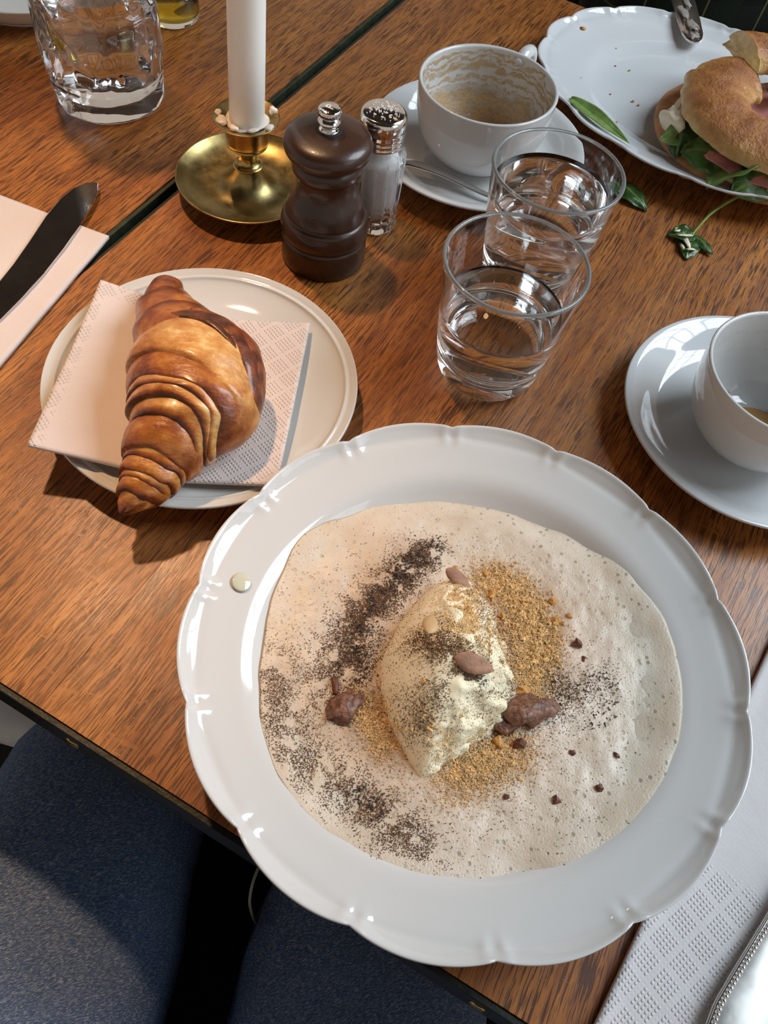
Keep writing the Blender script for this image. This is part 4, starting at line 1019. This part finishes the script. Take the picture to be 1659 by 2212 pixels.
mesh('oil', *lathe(clampr([(0, .39), (1.92, .44), (2.12, .6), (2.12, 3.6), (2.0, 3.55), (0, 3.54)]), 64), OIL, root)

# ------------------------------------------------------------------ left napkin and knife
def flatnap(name, label, corners, zf, mat, t, em):
    a, b_, c, d = corners
    def f(u, v):
        lo = lerp3(a, b_, u); hi = lerp3(d, c, u); p = lerp3(lo, hi, v); return (p[0], p[1], zf(u, v, p))
    return napkin_sheet(name, label, None, None, f, mat, t, em, 50, 50)
dx = Vector((-0.974, 0.227)); dy = Vector((-0.227, -0.974)) if False else Vector((-0.187, -0.982))
c0 = Vector((-22.28, 42.73)); cA = c0 + dx * 17; cB = c0 + dy * 17; cC = cA + dy * 17
flatnap('paper_napkin', 'folded white paper napkin at the left edge with the dark bladed knife on it', [(c0.x, c0.y, 0), (cA.x, cA.y, 0), (cC.x, cC.y, 0), (cB.x, cB.y, 0)], lambda u, v, p: .22 + .04 * nz(p[0] * .4, p[1] * .4), NAPKIN, .26, lambda u, v: .0)
root = thing('table_knife', 'polished steel table knife lying across the left napkin, blade reflecting dark', 'knife', (0, 0, 0))
blade = [(-24.66, 47.56), (-25.0, 47.62), (-25.5, 47.40), (-26.1, 46.6), (-26.6, 45.1), (-26.85, 43.2), (-26.95, 40.6), (-27.1, 38.2), (-27.35, 36.2), (-27.5, 34.2), (-27.6, 32.6), (-26.5, 32.2), (-25.95, 33.4), (-25.4, 35.6), (-24.9, 38.0), (-24.55, 40.6), (-24.35, 43.0), (-24.3, 45.2), (-24.4, 46.8)]
V, Fc = poly_prism(blade, .42, .60)
bo = bevel(mesh('blade', V, Fc, STEEL, root, smooth=False), .05, 2)
mesh('knife_handle', *tube([(-27.05, 32.8, .75), (-27.1, 31.5, .85), (-27.4, 28.5, .95), (-27.9, 24.5, 1.0), (-28.2, 22.5, .95), (-28.3, 21.8, .8)], [.45, .62, .75, .95, .95, .5], 20, True, .55), SILVER, root)

# ------------------------------------------------------------------ right napkin and cutlery handle
e1 = Vector((21.25, 18.9)); dl = Vector((-0.437, -0.899)); dn = Vector((0.899, -0.437))
p0 = e1 + -dl * 5.0; q0 = e1 + dl * 21
NC = [tuple(q0) + (0,), tuple(q0 + dn * 12) + (0,), tuple(p0 + dn * 12) + (0,), tuple(p0) + (0,)]
flatnap('paper_napkin', 'white embossed paper napkin beneath the silver handle at the right', NC, lambda u, v, p: .25 + .05 * nz(p[0] * .35, p[1] * .35, 3) + .12 * exp(-((u - .0) / .04) ** 2), NAPKIN_W, .3,
        lambda u, v: 1.0 if (v < .42 and u < .42) else .05)
def handle():
    root = thing('cutlery_handle', 'broad silver cutlery handle with a beaded border on the right napkin', 'cutlery', (19.35, 3.0, .5), radians(60.2))
    # local x runs from the handle's rounded end up to the blade side
    def hw(x): return interp([(-2.6, .0), (-2.5, .55), (-2.2, 1.05), (-1.6, 1.36), (-.6, 1.45), (1, 1.34), (4, 1.08), (8, .85), (12, .72), (16, .66)], x)
    xs = [-2.6 + .12 * i for i in range(12)] + [-1.1 + .35 * i for i in range(48)]
    V, Fc = [], []; m = 22
    for x in xs:
        w_ = max(hw(x), .01)
        for j in range(m):
            t = 2 * pi * j / m; c, s = cos(t), sin(t)
            yy = w_ * (abs(c) ** .8) * (1 if c > 0 else -1); zz = .38 + .34 * s * min(1, w_ / .8)
            if s > 0 and abs(c) < .86: zz -= .05
            V.append((x, yy, zz))
    for i in range(len(xs) - 1):
        for j in range(m):
            k = (j + 1) % m; Fc.append((i * m + j, (i + 1) * m + j, (i + 1) * m + k, i * m + k))
    Fc += [tuple(range(m)), tuple((len(xs) - 1) * m + j for j in range(m - 1, -1, -1))]
    mesh('handle_body', V, Fc, SILVER, root)
    bV, bF = [], []; ico = blob(.10, .10, .10, 0, 0, 8, 5)
    path = []
    x = 13.5
    while x > -2.2: path.append((x, hw(x) - .20)); x -= .21
    a0 = hw(-2.2) - .20; y = a0
    while y > -a0: path.append((-2.32 + .10 * (y / a0) ** 2, y)); y -= .21
    side = [(x_, -y_) for x_, y_ in path if y_ > 0 and x_ > -2.2]
    for (x, y) in path + side:
        n0 = len(bV); bV += [(v[0] + x, v[1] + y, v[2] + .72) for v in ico[0]]; bF += [tuple(i + n0 for i in q) for q in ico[1]]
    o = mesh('beading', bV, bF, CHROME, root); o['kind'] = 'stuff'
    rr = [(x_, y_ + .13, .64) for x_, y_ in path if y_ > .4 and x_ > -2.1]
    mesh('rim_ridge', *tube(rr, .06, 8), CHROME, root); mesh('rim_ridge', *tube([(a, -b_, c) for a, b_, c in rr], .06, 8), CHROME, root)
    V, Fc = poly_prism([(15, .6), (26, .9), (33, .5), (34, -.3), (26, -.7), (15, -.6)], .25, .5)
    bevel(mesh('knife_blade', V, Fc, STEEL, root, smooth=False), .06, 2)
handle()

# ------------------------------------------------------------------ oval scalloped plate with bagel
OX, OY, OT = 20.6, 70.75, radians(-26.3)
root = thing('oval_plate', 'oval white scalloped platter carrying the bagel sandwich', 'plate', (OX, OY, 0), OT)
def ov(r, z, t):
    rr, zz = scallop(16, .2, .30, 10.1, 8.4, .08)(r, z, t); return rr, zz
tp = clampr(smooth_prof([(0, .72), (4.5, .72), (5.8, .80), (6.5, 1.0), (7.2, 1.35), (8.4, 1.75), (9.5, 2.2), (9.95, 2.42), (10.1, 2.45)], 6))
bt = clampr(smooth_prof([(10.14, 2.35), (9.8, 2.1), (8.0, 1.3), (6.4, .55), (5.9, 0), (5.5, 0), (5.3, .3), (0, .35)], 4))
mesh('plate_body', *lathe(tp + bt, 400, ov, 1.535, 1.235), CHINA_B, root)

def leaf(name, P0, P1, width, arch, curl, mat, parent=None, label=None, seed=0, up=Vector((0, 0, 1)), t=.05, roll=0.0, stem=None, off=None):
    """ovate leaf blade from P0 (base) to P1 (tip), cm world coordinates."""
    a, b_ = Vector(P0), Vector(P1); d = b_ - a; L = d.length; d.normalize(); sdv = d.cross(up).normalized(); nn = sdv.cross(d).normalized()
    Rm = Matrix.Rotation(roll, 3, d); sdv = Rm @ sdv; nn = Rm @ nn
    V, ve = [], []; nu, nv = 22, 14
    o0 = Vector(off) if off else (a.copy() if parent is None else Vector((0, 0, 0)))
    for i in range(nu + 1):
        u = i / nu; w_ = width * (sin(pi * min(1, (u * .96 + .03)) ** .72)) ** .8 if u < .995 else .02
        for j in range(nv + 1):
            v = j / nv * 2 - 1
            h = arch * sin(pi * u) + curl * v * v * w_ + .10 * width * nz(u * 4 + seed, v * 2, seed) - .05 * width * exp(-(v / .12) ** 2)
            h += .05 * width * sin(u * 16 + abs(v) * 3 + seed) * abs(v)
            p = a + d * (u * L) + sdv * (v * w_) + nn * h; V.append(tuple(p - o0))
            vn = exp(-(v / .09) ** 2); q = (u * 6 - abs(v) * 1.6 + .5) % 1.0
            ve.append(min(1, vn + .16 * exp(-((q - .5) / .12) ** 2)) * .38)
    Fc = [(i * (nv + 1) + j, i * (nv + 1) + j + 1, (i + 1) * (nv + 1) + j + 1, (i + 1) * (nv + 1) + j) for i in range(nu) for j in range(nv)]
    o = mesh(name, V, Fc, mat, parent, loc=(tuple(o0) if parent is None else None), attr={'vein': ve}); solid(o, t, 0)
    return o

bag = thing('bagel_sandwich', 'golden bagel sandwich with spinach and ham, bitten open, on the oval platter', 'sandwich', (24.9, 66.5, .75))
def ring(name, cx, cy_, z, R, r, hz, a0, a1, mat, crust0, crust1, flatb, seed, torn=True, rough=.06):
    """part of a bagel ring; torn ends are capped with rough crumb."""
    V, at, Fc, fm = [], [], [], []; nu = int(abs(a1 - a0) / 3) + 2; nv = 30; full = abs(a1 - a0) >= 359
    for i in range(nu + 1):
        a = radians(a0 + (a1 - a0) * i / nu); endk = 1.0
        for j in range(nv):
            t = 2 * pi * j / nv; c, s = cos(t), sin(t)
            k = 1 + rough * fbm(cos(a) * 3 + c, sin(a) * 3 + s, seed, 4)
            jag = 0
            if torn and not full and (i == 0 or i == nu): jag = .35 * nz(c * 3 + seed, s * 3, i)
            rr = R + r * c * k; aa = a + jag / R
            zz = s * hz * k if s > 0 else s * flatb
            V.append((cx + rr * cos(aa) - 24.6, cy_ + rr * sin(aa) - 68.6, z + zz - .75))
            at.append(crust0 + (crust1 - crust0) * max(0, s) + .25 * nz(cos(a) * 4, sin(a) * 4 + c, seed))
    for i in range(nu):
        for j in range(nv):
            k = (j + 1) % nv; Fc.append((i * nv + j, (i + 1) * nv + j, (i + 1) * nv + k, i * nv + k)); fm.append(0)
    if not full:
        for i, st in ((0, 1), (nu, -1)):
            ctr = Vector((0, 0, 0))
            for j in range(nv): ctr += Vector(V[i * nv + j])
            ctr /= nv; prev = i * nv
            for q in range(1, 5):
                kk = 1 - q / 5.0; n0 = len(V)
                for j in range(nv):
                    p = ctr + (Vector(V[i * nv + j]) - ctr) * kk; a = radians(a0 if i == 0 else a1)
                    tdir = Vector((-sin(a), cos(a), 0)) * (1 if i else -1) * (1 if a1 > a0 else -1)
                    p += tdir * (.18 + .35 * nz(p.x * 2.2, p.y * 2.2, p.z * 2.2 + seed)); V.append(tuple(p)); at.append(0)
                for j in range(nv):
                    k = (j + 1) % nv; f = (prev + j, prev + k, n0 + k, n0 + j); Fc.append(f if st < 0 else f[::-1]); fm.append(1)
                prev = n0
            f = tuple(prev + j for j in range(nv)); Fc.append(f if st < 0 else f[::-1]); fm.append(1)
    return mesh(name, V, Fc, None, bag, attr={'crust': at}, mats=[mat, CRUMB], fm=fm)
ring('bagel_bottom', 24.1, 68.9, 1.75, 5.5, 2.9, .75, 0, 360, BREAD_LOW, .2, .1, .9, 3, False, .05)
ring('bagel_top', 24.9, 68.3, 4.0, 5.15, 2.75, 1.75, 122, 340, BREAD, .12, .8, .35, 7, True, .15)['label'] = 'front piece of bagel top, glossy golden'
ring('bagel_top', 25.0, 69.8, 4.7, 6.0, 2.5, 1.75, 119, -10, BREAD, .1, .75, .35, 13, True, .14)['label'] = 'rear piece of bagel top with a pale torn face'
def sheet(name, pts, z, mat, th, seed, wav=.25):
    V = []; n = len(pts); m = 6; cx = sum(p[0] for p in pts) / n; cy_ = sum(p[1] for p in pts) / n
    V.append((cx - 24.6, cy_ - 68.6, z - .75))
    for q in range(1, m + 1):
        for (x, y) in pts:
            X, Y = cx + (x - cx) * q / m, cy_ + (y - cy_) * q / m
            V.append((X - 24.6, Y - 68.6, z - .75 + wav * nz(X * .7, Y * .7, seed) - .35 * (q / m) ** 4))
    Fc = [(0, 1 + j, 1 + (j + 1) % n) for j in range(n)] + [(1 + i * n + j, 1 + (i + 1) * n + j, 1 + (i + 1) * n + (j + 1) % n, 1 + i * n + (j + 1) % n) for i in range(m - 1) for j in range(n)]
    o = mesh(name, V, Fc, mat, bag); return solid(o, th, 0)
def ringpts(cx, cy_, r, n, amp, seed): return [(cx + (r + amp * nz(cos(2 * pi * i / n) * 2 + seed, sin(2 * pi * i / n) * 2)) * cos(2 * pi * i / n), cy_ + (r + amp * nz(cos(2 * pi * i / n) * 2 + seed, sin(2 * pi * i / n) * 2, 5)) * sin(2 * pi * i / n)) for i in range(n)]
sheet('ham_slice', ringpts(24.6, 67.8, 7.3, 40, 1.1, 2), 3.35, HAM, .16, 2)
sheet('ham_slice', ringpts(25.2, 68.2, 7.5, 40, .9, 9), 3.0, HAM, .16, 6)
sheet('cream_cheese', ringpts(24.2, 68.0, 7.2, 50, 1.2, 4), 2.75, CREAMCH, .3, 4, .3)
vf = blob(.75, 1.6, 1.0, 5, .7, 18, 12); mesh('cream_cheese', *vf, CREAMCH, bag, (16.9 - 24.6, 67.0 - 68.6, 2.9 - .75), rz=radians(15))
for i, (p0_, p1_, w_, ar, cu_, mt, rl) in enumerate([
    ((18.0, 66.2, 3.2), (17.2, 61.6, 2.2), 1.05, .5, -.25, LEAF_D, .5),
    ((19.2, 64.6, 2.9), (15.8, 63.0, 2.5), 1.1, .3, .05, LEAF_L, -.15),
    ((21.2, 61.8, 3.1), (17.4, 61.9, 2.6), 1.5, .5, -.15, LEAF, -.35),
    ((23.2, 61.3, 3.0), (19.6, 58.6, 2.1), 1.6, .5, .2, LEAF_L, .45),
    ((24.6, 60.9, 3.0), (21.4, 58.3, 2.3), 1.4, .5, -.2, LEAF, -.5),
    ((26.6, 61.2, 3.1), (22.8, 60.2, 2.9), 1.2, .3, -.1, LEAF_L, .2),
    ((27.8, 61.2, 2.9), (25.2, 58.2, 2.4), 1.5, .3, .2, LEAF, .2),
    ((24.4, 70.6, 4.3), (26.6, 69.2, 5.2), .8, .3, .2, LEAF_D, .3),
    ((26.0, 70.8, 4.2), (24.6, 68.6, 4.9), .7, .3, .2, LEAF, -.3)]):
    leaf('spinach_leaf', p0_, p1_, w_ * 1.3, ar, cu_, mt, bag, seed=i * 1.7, roll=rl, off=(24.6, 66.9, .75))
mesh('onion_strip', *tube([(25.6 - 24.6, 74.0 - 68.6, 5.1), (25.5 - 24.6, 72.8 - 68.6, 5.5), (26.0 - 24.6, 71.6 - 68.6, 4.7)], .14, 8), simple('white_onion', lin(232, 228, 214), .35), bag)

def rimz(x, y):                                    # height of the platter surface
    dx_, dy_ = x - OX, y - OY; c, s = cos(OT), sin(OT); u, v = (dx_ * c + dy_ * s) / 1.535, (-dx_ * s + dy_ * c) / 1.235
    return interp([(0, .72), (5.8, .80), (6.5, 1.0), (7.2, 1.35), (8.4, 1.75), (9.5, 2.2), (10.1, 2.45), (10.2, 0)], hypot(u, v))
o = leaf('spinach_leaf', (8.75, 66.5, rimz(8.9, 66.5) + .28), (13.75, 62.2, rimz(13.6, 62.4) + .22), .62, .12, .3, LEAF_L, seed=4.2, roll=.25)
tag(o, 'narrow curled green spinach leaf draped on the near rim of the oval platter', 'leaf', 'loose spinach leaves')
o = leaf('spinach_leaf', (13.4, 59.6, .3), (15.9, 56.9, .12), 1.1, .35, -.2, LEAF_D, seed=2.2)
tag(o, 'small crumpled dark spinach leaf on the table behind the farther water glass', 'leaf', 'loose spinach leaves')
root = thing('spinach_sprig', 'spinach sprig hanging off the platter, its cheese-smeared leaf on the table', 'leaf', (0, 0, 0))
mesh('stem', *tube(smooth_prof([(19.3, 54.7, .35), (20.1, 56.2, .45), (21.1, 57.7, .7), (22.6, 58.6, 1.7), (24.0, 58.9, 2.62), (25.6, 59.4, 2.85), (26.6, 59.8, 2.9)], 5), [.10 + .09 * i / 30 for i in range(31)], 10), STEM, root)
leaf('leaf_blade', (19.55, 54.75, .36), (17.5, 54.4, .2), .95, .12, .1, LEAF_D, root, seed=6, off=(0, 0, 0))
leaf('leaf_blade', (19.5, 54.7, .38), (20.9, 53.0, .25), .55, .12, -.3, LEAF_D, root, seed=8, off=(0, 0, 0))
leaf('leaf_blade', (19.3, 54.5, .34), (18.85, 52.0, .12), .85, .16, -.15, LEAF_D, root, seed=9, off=(0, 0, 0))
for i, (x, y, a_, b2) in enumerate([(18.7, 54.3, .55, .14), (18.85, 53.4, .18, .6), (18.1, 54.7, .3, .12), (19.1, 52.8, .35, .12), (18.45, 52.95, .12, .3)]):
    mesh('cheese_smear', *blob(a_, b2, .07, i + 5, .8, 12, 6), CREAMCH, root, (x, y, .50), rz=.3)
CR = [(9.53, 78.6, .26, 'largest tan crumb at the far left of the oval platter'), (12.9, 77.8, .09, 'tiny crumb on the platter below its far rim'), (13.0, 75.6, .10, 'tiny crumb left of the middle of the platter'), (14.3, 75.4, .11, 'small crumb right of the tiny one, mid platter'),
      (12.6, 71.0, .10, 'lone crumb in the left part of the platter well'), (14.6, 70.6, .14, 'crumb in the well close to the sandwich'), (15.1, 70.2, .12, 'crumb beside the one closest to the sandwich'), (13.1, 66.6, .10, 'crumb in the well nearest the draped leaf'), (9.8, 71.6, .07, 'tiny crumb on the left rim of the platter')]
for i, (x, y, s, lab) in enumerate(CR):
    vf = blob(s, s * .8, s * .5, 90 + i, .9, 7, 5)
    tag(mesh('bread_crumb', *vf, NUT, loc=(x, y, rimz(x, y) + s * .3)), lab, 'crumb', 'bread crumbs on the oval platter')

# butter knife over the platter's far rim, held by the person opposite
root = thing('butter_knife', 'steel knife with a cream-smeared blade dipping over the far rim of the platter', 'knife', (0, 0, 0))
kd = Vector((18.05, 88.0)) - Vector((19.95, 79.7)); kL = kd.length; kd /= kL; kn_ = Vector((kd.y, -kd.x))
tip = Vector((19.95, 79.7)); V = []; top = []
ks = [(0, .0), (.12, .42), (.5, .78), (1.2, 1.02), (3, 1.14), (6, 1.16), (9, 1.08), (11, .7), (12, .45)]
zz = lambda s: 1.95 + .155 * s
prof = [(s, w_) for s, w_ in ks]
for s, w_ in prof: V.append((*(tip + kd * s + kn_ * w_), zz(s)))
for s, w_ in prof[::-1]: V.append((*(tip + kd * s - kn_ * w_), zz(s)))
n = len(V); V2 = V + [(x, y, z + .16) for x, y, z in V]
m_ = len(prof); Fc = []
for i in range(m_ - 1):
    Fc += [(i, n - 1 - i, n - 2 - i, i + 1), (n + i, n + i + 1, 2 * n - 2 - i, 2 * n - 1 - i)]
Fc += [(i, (i + 1) % n, n + (i + 1) % n, n + i) for i in range(n)]
mesh('blade', V2, Fc, STEEL, root, smooth=False)
hp = [tip + kd * s for s in (11.5, 13, 16, 20, 23, 24)]
mesh('knife_handle', *tube([(p.x, p.y, zz(s) + .1) for p, s in zip(hp, (11.5, 13, 16, 20, 23, 24))], [.4, .6, .75, .9, .85, .4], 16, True, .6), SILVER, root)
for i, (s, l, w_, a_) in enumerate([(1.4, -.1, .5, 1.0), (2.8, .15, .45, 1.3), (4.6, -.3, .35, 1.4), (6.0, .2, .3, 1.2)]):
    p = tip + kd * s + kn_ * l
    mesh('cheese_smear', *blob(a_ * 1.2, w_ * 1.2, .06, i + 15, 1.0, 20, 7, 2.6), simple('thin_cheese', lin(150, 140, 132), .4, bump=.6, bs=300), root, (p.x, p.y, zz(s) + .14), rz=atan2(kd.y, kd.x))

# ------------------------------------------------------------------ people
def skin_mesh(name, verts, edges, mat, parent=None, sub=2, loc=(0, 0, 0)):
    """verts: (x,y,z,rx[,ry]) cm world; grows a continuous surface over connected edges."""
    me = bpy.data.meshes.new(name); me.from_pydata([tuple(P(*v[:3])) for v in verts], edges, []); me.update()
    o = bpy.data.objects.new(name, me); COL.objects.link(o); me.materials.append(mat)
    m = o.modifiers.new('skin', 'SKIN'); m.use_smooth_shade = True
    for i, v in enumerate(verts):
        sv = me.skin_vertices[0].data[i]; sv.radius = (v[3] * S, (v[4] if len(v) > 4 else v[3]) * S)
    me.skin_vertices[0].data[0].use_root = True
    subsurf(o, sub)
    if parent: o.parent = parent
    return o
# diner whose lap is seen: hips, thighs, knees and shins in one surface
pj = thing('person', 'person in blue jeans seated at the near side, only the lap in view', 'person', (0, 0, -75))
jv = [(-4.5, -34, -23, 12, 10), (-14.6, -30, -22.5, 10.5), (-15.6, -14, -22.5, 9.8), (-15.9, 0, -22.3, 9.0), (-16.0, 10, -22.6, 8.2), (-15.2, 17, -25.5, 7.4), (-15.2, 18, -34, 6.2), (-15.4, 14, -50, 5.6), (-15.5, 11, -68, 5.0),
      (4.5, -30, -22.5, 10.5), (4.3, -14, -22.6, 9.9), (4.4, 0, -22.6, 9.1), (4.8, 10, -23.0, 8.3), (6.0, 17, -26, 7.4), (6.0, 18, -34, 6.2), (6.0, 14, -50, 5.6), (6.0, 11, -68, 5.0),
      (-4.5, -34, -8, 12, 9), (-4.5, -34, 4, 12, 8.5)]
je = [(0, 1), (1, 2), (2, 3), (3, 4), (4, 5), (5, 6), (6, 7), (7, 8), (0, 9), (9, 10), (10, 11), (11, 12), (12, 13), (13, 14), (14, 15), (15, 16), (0, 17), (17, 18)]
o = skin_mesh('jeans', jv, je, DENIM); o.parent = pj; o.matrix_parent_inverse = Matrix.Translation(-pj.location)
dsp = bpy.data.textures.new('cloth_folds', 'CLOUDS'); dsp.noise_scale = 0.09
dm = o.modifiers.new('d', 'DISPLACE'); dm.texture = dsp; dm.strength = 0.018; dm.mid_level = .5; dm.texture_coords = 'LOCAL'
def shoe(name, parent, x, y, rz, mat):
    V, Fc = [], []; n = 20; secs = [(-9, 3.0, 5.5), (-7, 3.8, 7.5), (-3, 3.7, 8.2), (1, 4.0, 6.4), (6, 4.7, 4.6), (11, 4.6, 3.8), (15, 3.6, 3.0), (17, 1.6, 2.0)]
    for (l, w_, h) in secs:
        for j in range(n):
            t = 2 * pi * j / n; V.append((w_ * cos(t), l, h * .5 + h * .5 * sin(t) * (1 if sin(t) > 0 else .98)))
    for i in range(len(secs) - 1):
        for j in range(n):
            k = (j + 1) % n; Fc.append((i * n + j, i * n + k, (i + 1) * n + k, (i + 1) * n + j))
    Fc += [tuple(range(n - 1, -1, -1)), tuple((len(secs) - 1) * n + j for j in range(n))]
    return subsurf(mesh(name, V, Fc, mat, parent, (x, y, 0), rz=rz), 1)
shoe('shoe', pj, -15.5, 10, .1, SHOE); shoe('shoe', pj, 6, 10, -.1, SHOE)
# chair below the diner
ch = thing('chair', 'black padded chair seat under the diner in jeans', 'chair', (-4.5, -14, -75))
bevel(mesh('seat', *box(-24, 24, -26, 27, 36, 41), CHAIRSEAT, ch, smooth=False), 1.5, 3)
for x in (-21, 21):
    for y in (-23, 15): mesh('leg', *box(x - 1.5, x + 1.5, y - 1.5, y + 1.5, 0, 36), CHAIRSEAT, ch, smooth=False)
bevel(mesh('backrest', *box(-22, 22, -33, -30, 50, 85), CHAIRSEAT, ch, smooth=False), 1.2, 3)
for x in (-19, 19): mesh('back_post', *box(x - 1.2, x + 1.2, -31, -26, 36, 80), CHAIRSEAT, ch, smooth=False)
cb = mesh('seam_glint', *tube(smooth_prof([(-2.9, 9.5, -16), (-3.55, 7.1, -15.2), (-3.7, 5.6, -15.6), (-3.5, 4.8, -18), (-3.0, 4, -30), (-3.2, 2, -34.3)], 5), .09, 8), simple('pale_glint', lin(150, 146, 132), .4), loc=(0, 0, 0))  # glint on the trouser seam, built as a thin pale strand
tag(cb, 'thin pale cable modelled as a strand, for light caught on the jeans seam', 'glint')
# white shoe of somebody else on the floor, seen past the table's left corner
o = mesh('sneaker', *blob(13, 4.6, 4.2, 3, .25, 24, 14, .6), SHOE, loc=(-46.0, 28.6, -71.2), rz=radians(-15)); tag(o, 'white sneaker on the floor past the near left corner of the table', 'shoe')

# diner opposite: plaid shirt torso with one arm reaching to the butter knife
hx, hy = (tip + kd * 20.5)
po = thing('person', 'person in a dark green plaid shirt seated across, holding the butter knife', 'person', (27, 122, -75))
tv = [(27, 124, -26, 15, 11), (27, 121, -10, 15.5, 11), (27, 120, 6, 16, 11), (27, 121, 22, 17, 10), (27, 122, 30, 8, 7),
      (46, 121, 27, 6.5), (52, 116, 8, 5.4), (49, 110, -8, 4.6), (40, 105, -10, 3.6),
      (8, 121, 27, 6.5), (1, 117, 12, 5.2), (6, 108, 7, 4.2), (hx - 3.5, hy + 5.5, 7.0, 2.9)]
te = [(0, 1), (1, 2), (2, 3), (3, 4), (3, 5), (5, 6), (6, 7), (7, 8), (3, 9), (9, 10), (10, 11), (11, 12)]
o = skin_mesh('plaid_shirt', tv, te, PLAID); o.parent = po; o.matrix_parent_inverse = Matrix.Translation(-po.location)
lv = [(27, 124, -30, 13, 10), (18, 118, -30, 9), (17, 96, -30, 7.5), (17, 88, -33, 6.5), (17, 88, -50, 5.5), (17, 92, -68, 4.6), (36, 118, -30, 9), (37, 98, -30, 7.5), (37, 90, -33, 6.5), (37, 90, -50, 5.5), (37, 94, -68, 4.6)]
le = [(0, 1), (1, 2), (2, 3), (3, 4), (4, 5), (0, 6), (6, 7), (7, 8), (8, 9), (9, 10)]
o = skin_mesh('black_trousers', lv, le, BLACKCLOTH); o.parent = po; o.matrix_parent_inverse = Matrix.Translation(-po.location)
shoe('shoe', po, 17 - 27, 91 - 122, pi, BLACKCLOTH); shoe('shoe', po, 37 - 27, 93 - 122, pi, BLACKCLOTH)
# head and neck
hv = [(27, 122, 30, 5.5), (27, 121, 37, 5.2), (27, 119.5, 44, 7.6, 8.6), (27, 119.5, 51, 7.8, 9.2), (27, 120, 56, 5.5, 6.5)]
o = skin_mesh('head', hv, [(0, 1), (1, 2), (2, 3), (3, 4)], SKIN); o.parent = po; o.matrix_parent_inverse = Matrix.Translation(-po.location)
mesh('hair', *blob(9.0, 10.2, 9.0, 6, .2, 24, 14), simple('dark_hair', lin(40, 28, 22), .6, bump=.6, bs=300), po, (0, 1.4, 129.5))
# hand closed round the knife handle: palm plus five fingers grown as skinned chains
hz = zz(20.5) + .2
sdx, sdy = kn_.x, kn_.y
def HP(al, la, up): q = Vector((hx, hy)) + kd * al + kn_ * la; return (q.x, q.y, hz + up)
hvv = [HP(0.3, -2.6, .6) + (1.7, 1.3), HP(2.0, -4.6, 1.2) + (2.4, 1.9), HP(4.4, -6.2, 1.2) + (2.5, 2.2)]
hee = [(0, 1), (1, 2)]
for f, (al, ln) in enumerate([(-2.9, 1.0), (-1.1, 1.08), (.7, 1.02), (2.4, .85)]):
    b0 = len(hvv); hvv += [HP(al, -1.9, 1.3) + (.85,), HP(al - .1, .2 * ln, 1.75) + (.78,), HP(al - .1, 1.35 * ln, .8) + (.72,), HP(al, .9 * ln, -1.0) + (.62,), HP(al + .1, -.3, -1.35) + (.5,)]
    hee += [(0, b0)] + [(b0 + k, b0 + k + 1) for k in range(4)]
b0 = len(hvv); hvv += [HP(-1.2, -3.2, -.2) + (1.0,), HP(-3.0, -2.3, -.7) + (.88,), HP(-4.6, -1.2, -.2) + (.72,)]; hee += [(0, b0), (b0, b0 + 1), (b0 + 1, b0 + 2)]
o = skin_mesh('hand', hvv, hee, SKIN); o.parent = po; o.matrix_parent_inverse = Matrix.Translation(-po.location)
ch = thing('chair', 'dark wooden chair on the far side under the diner in plaid', 'chair', (27, 122, -75))
bevel(mesh('seat', *box(-22, 22, -24, 24, 33, 36), CHAIRSEAT, ch, smooth=False), 1, 2)
for x in (-19, 19):
    for y in (-21, 15): mesh('leg', *box(x - 1.5, x + 1.5, y - 1.5, y + 1.5, 0, 33), CHAIRSEAT, ch, smooth=False)
bevel(mesh('backrest', *box(-21, 21, 23, 26, 45, 85), CHAIRSEAT, ch, smooth=False), 1, 2)
for x in (-18, 18): mesh('back_post', *box(x - 1.2, x + 1.2, 19, 24, 33, 80), CHAIRSEAT, ch, smooth=False)
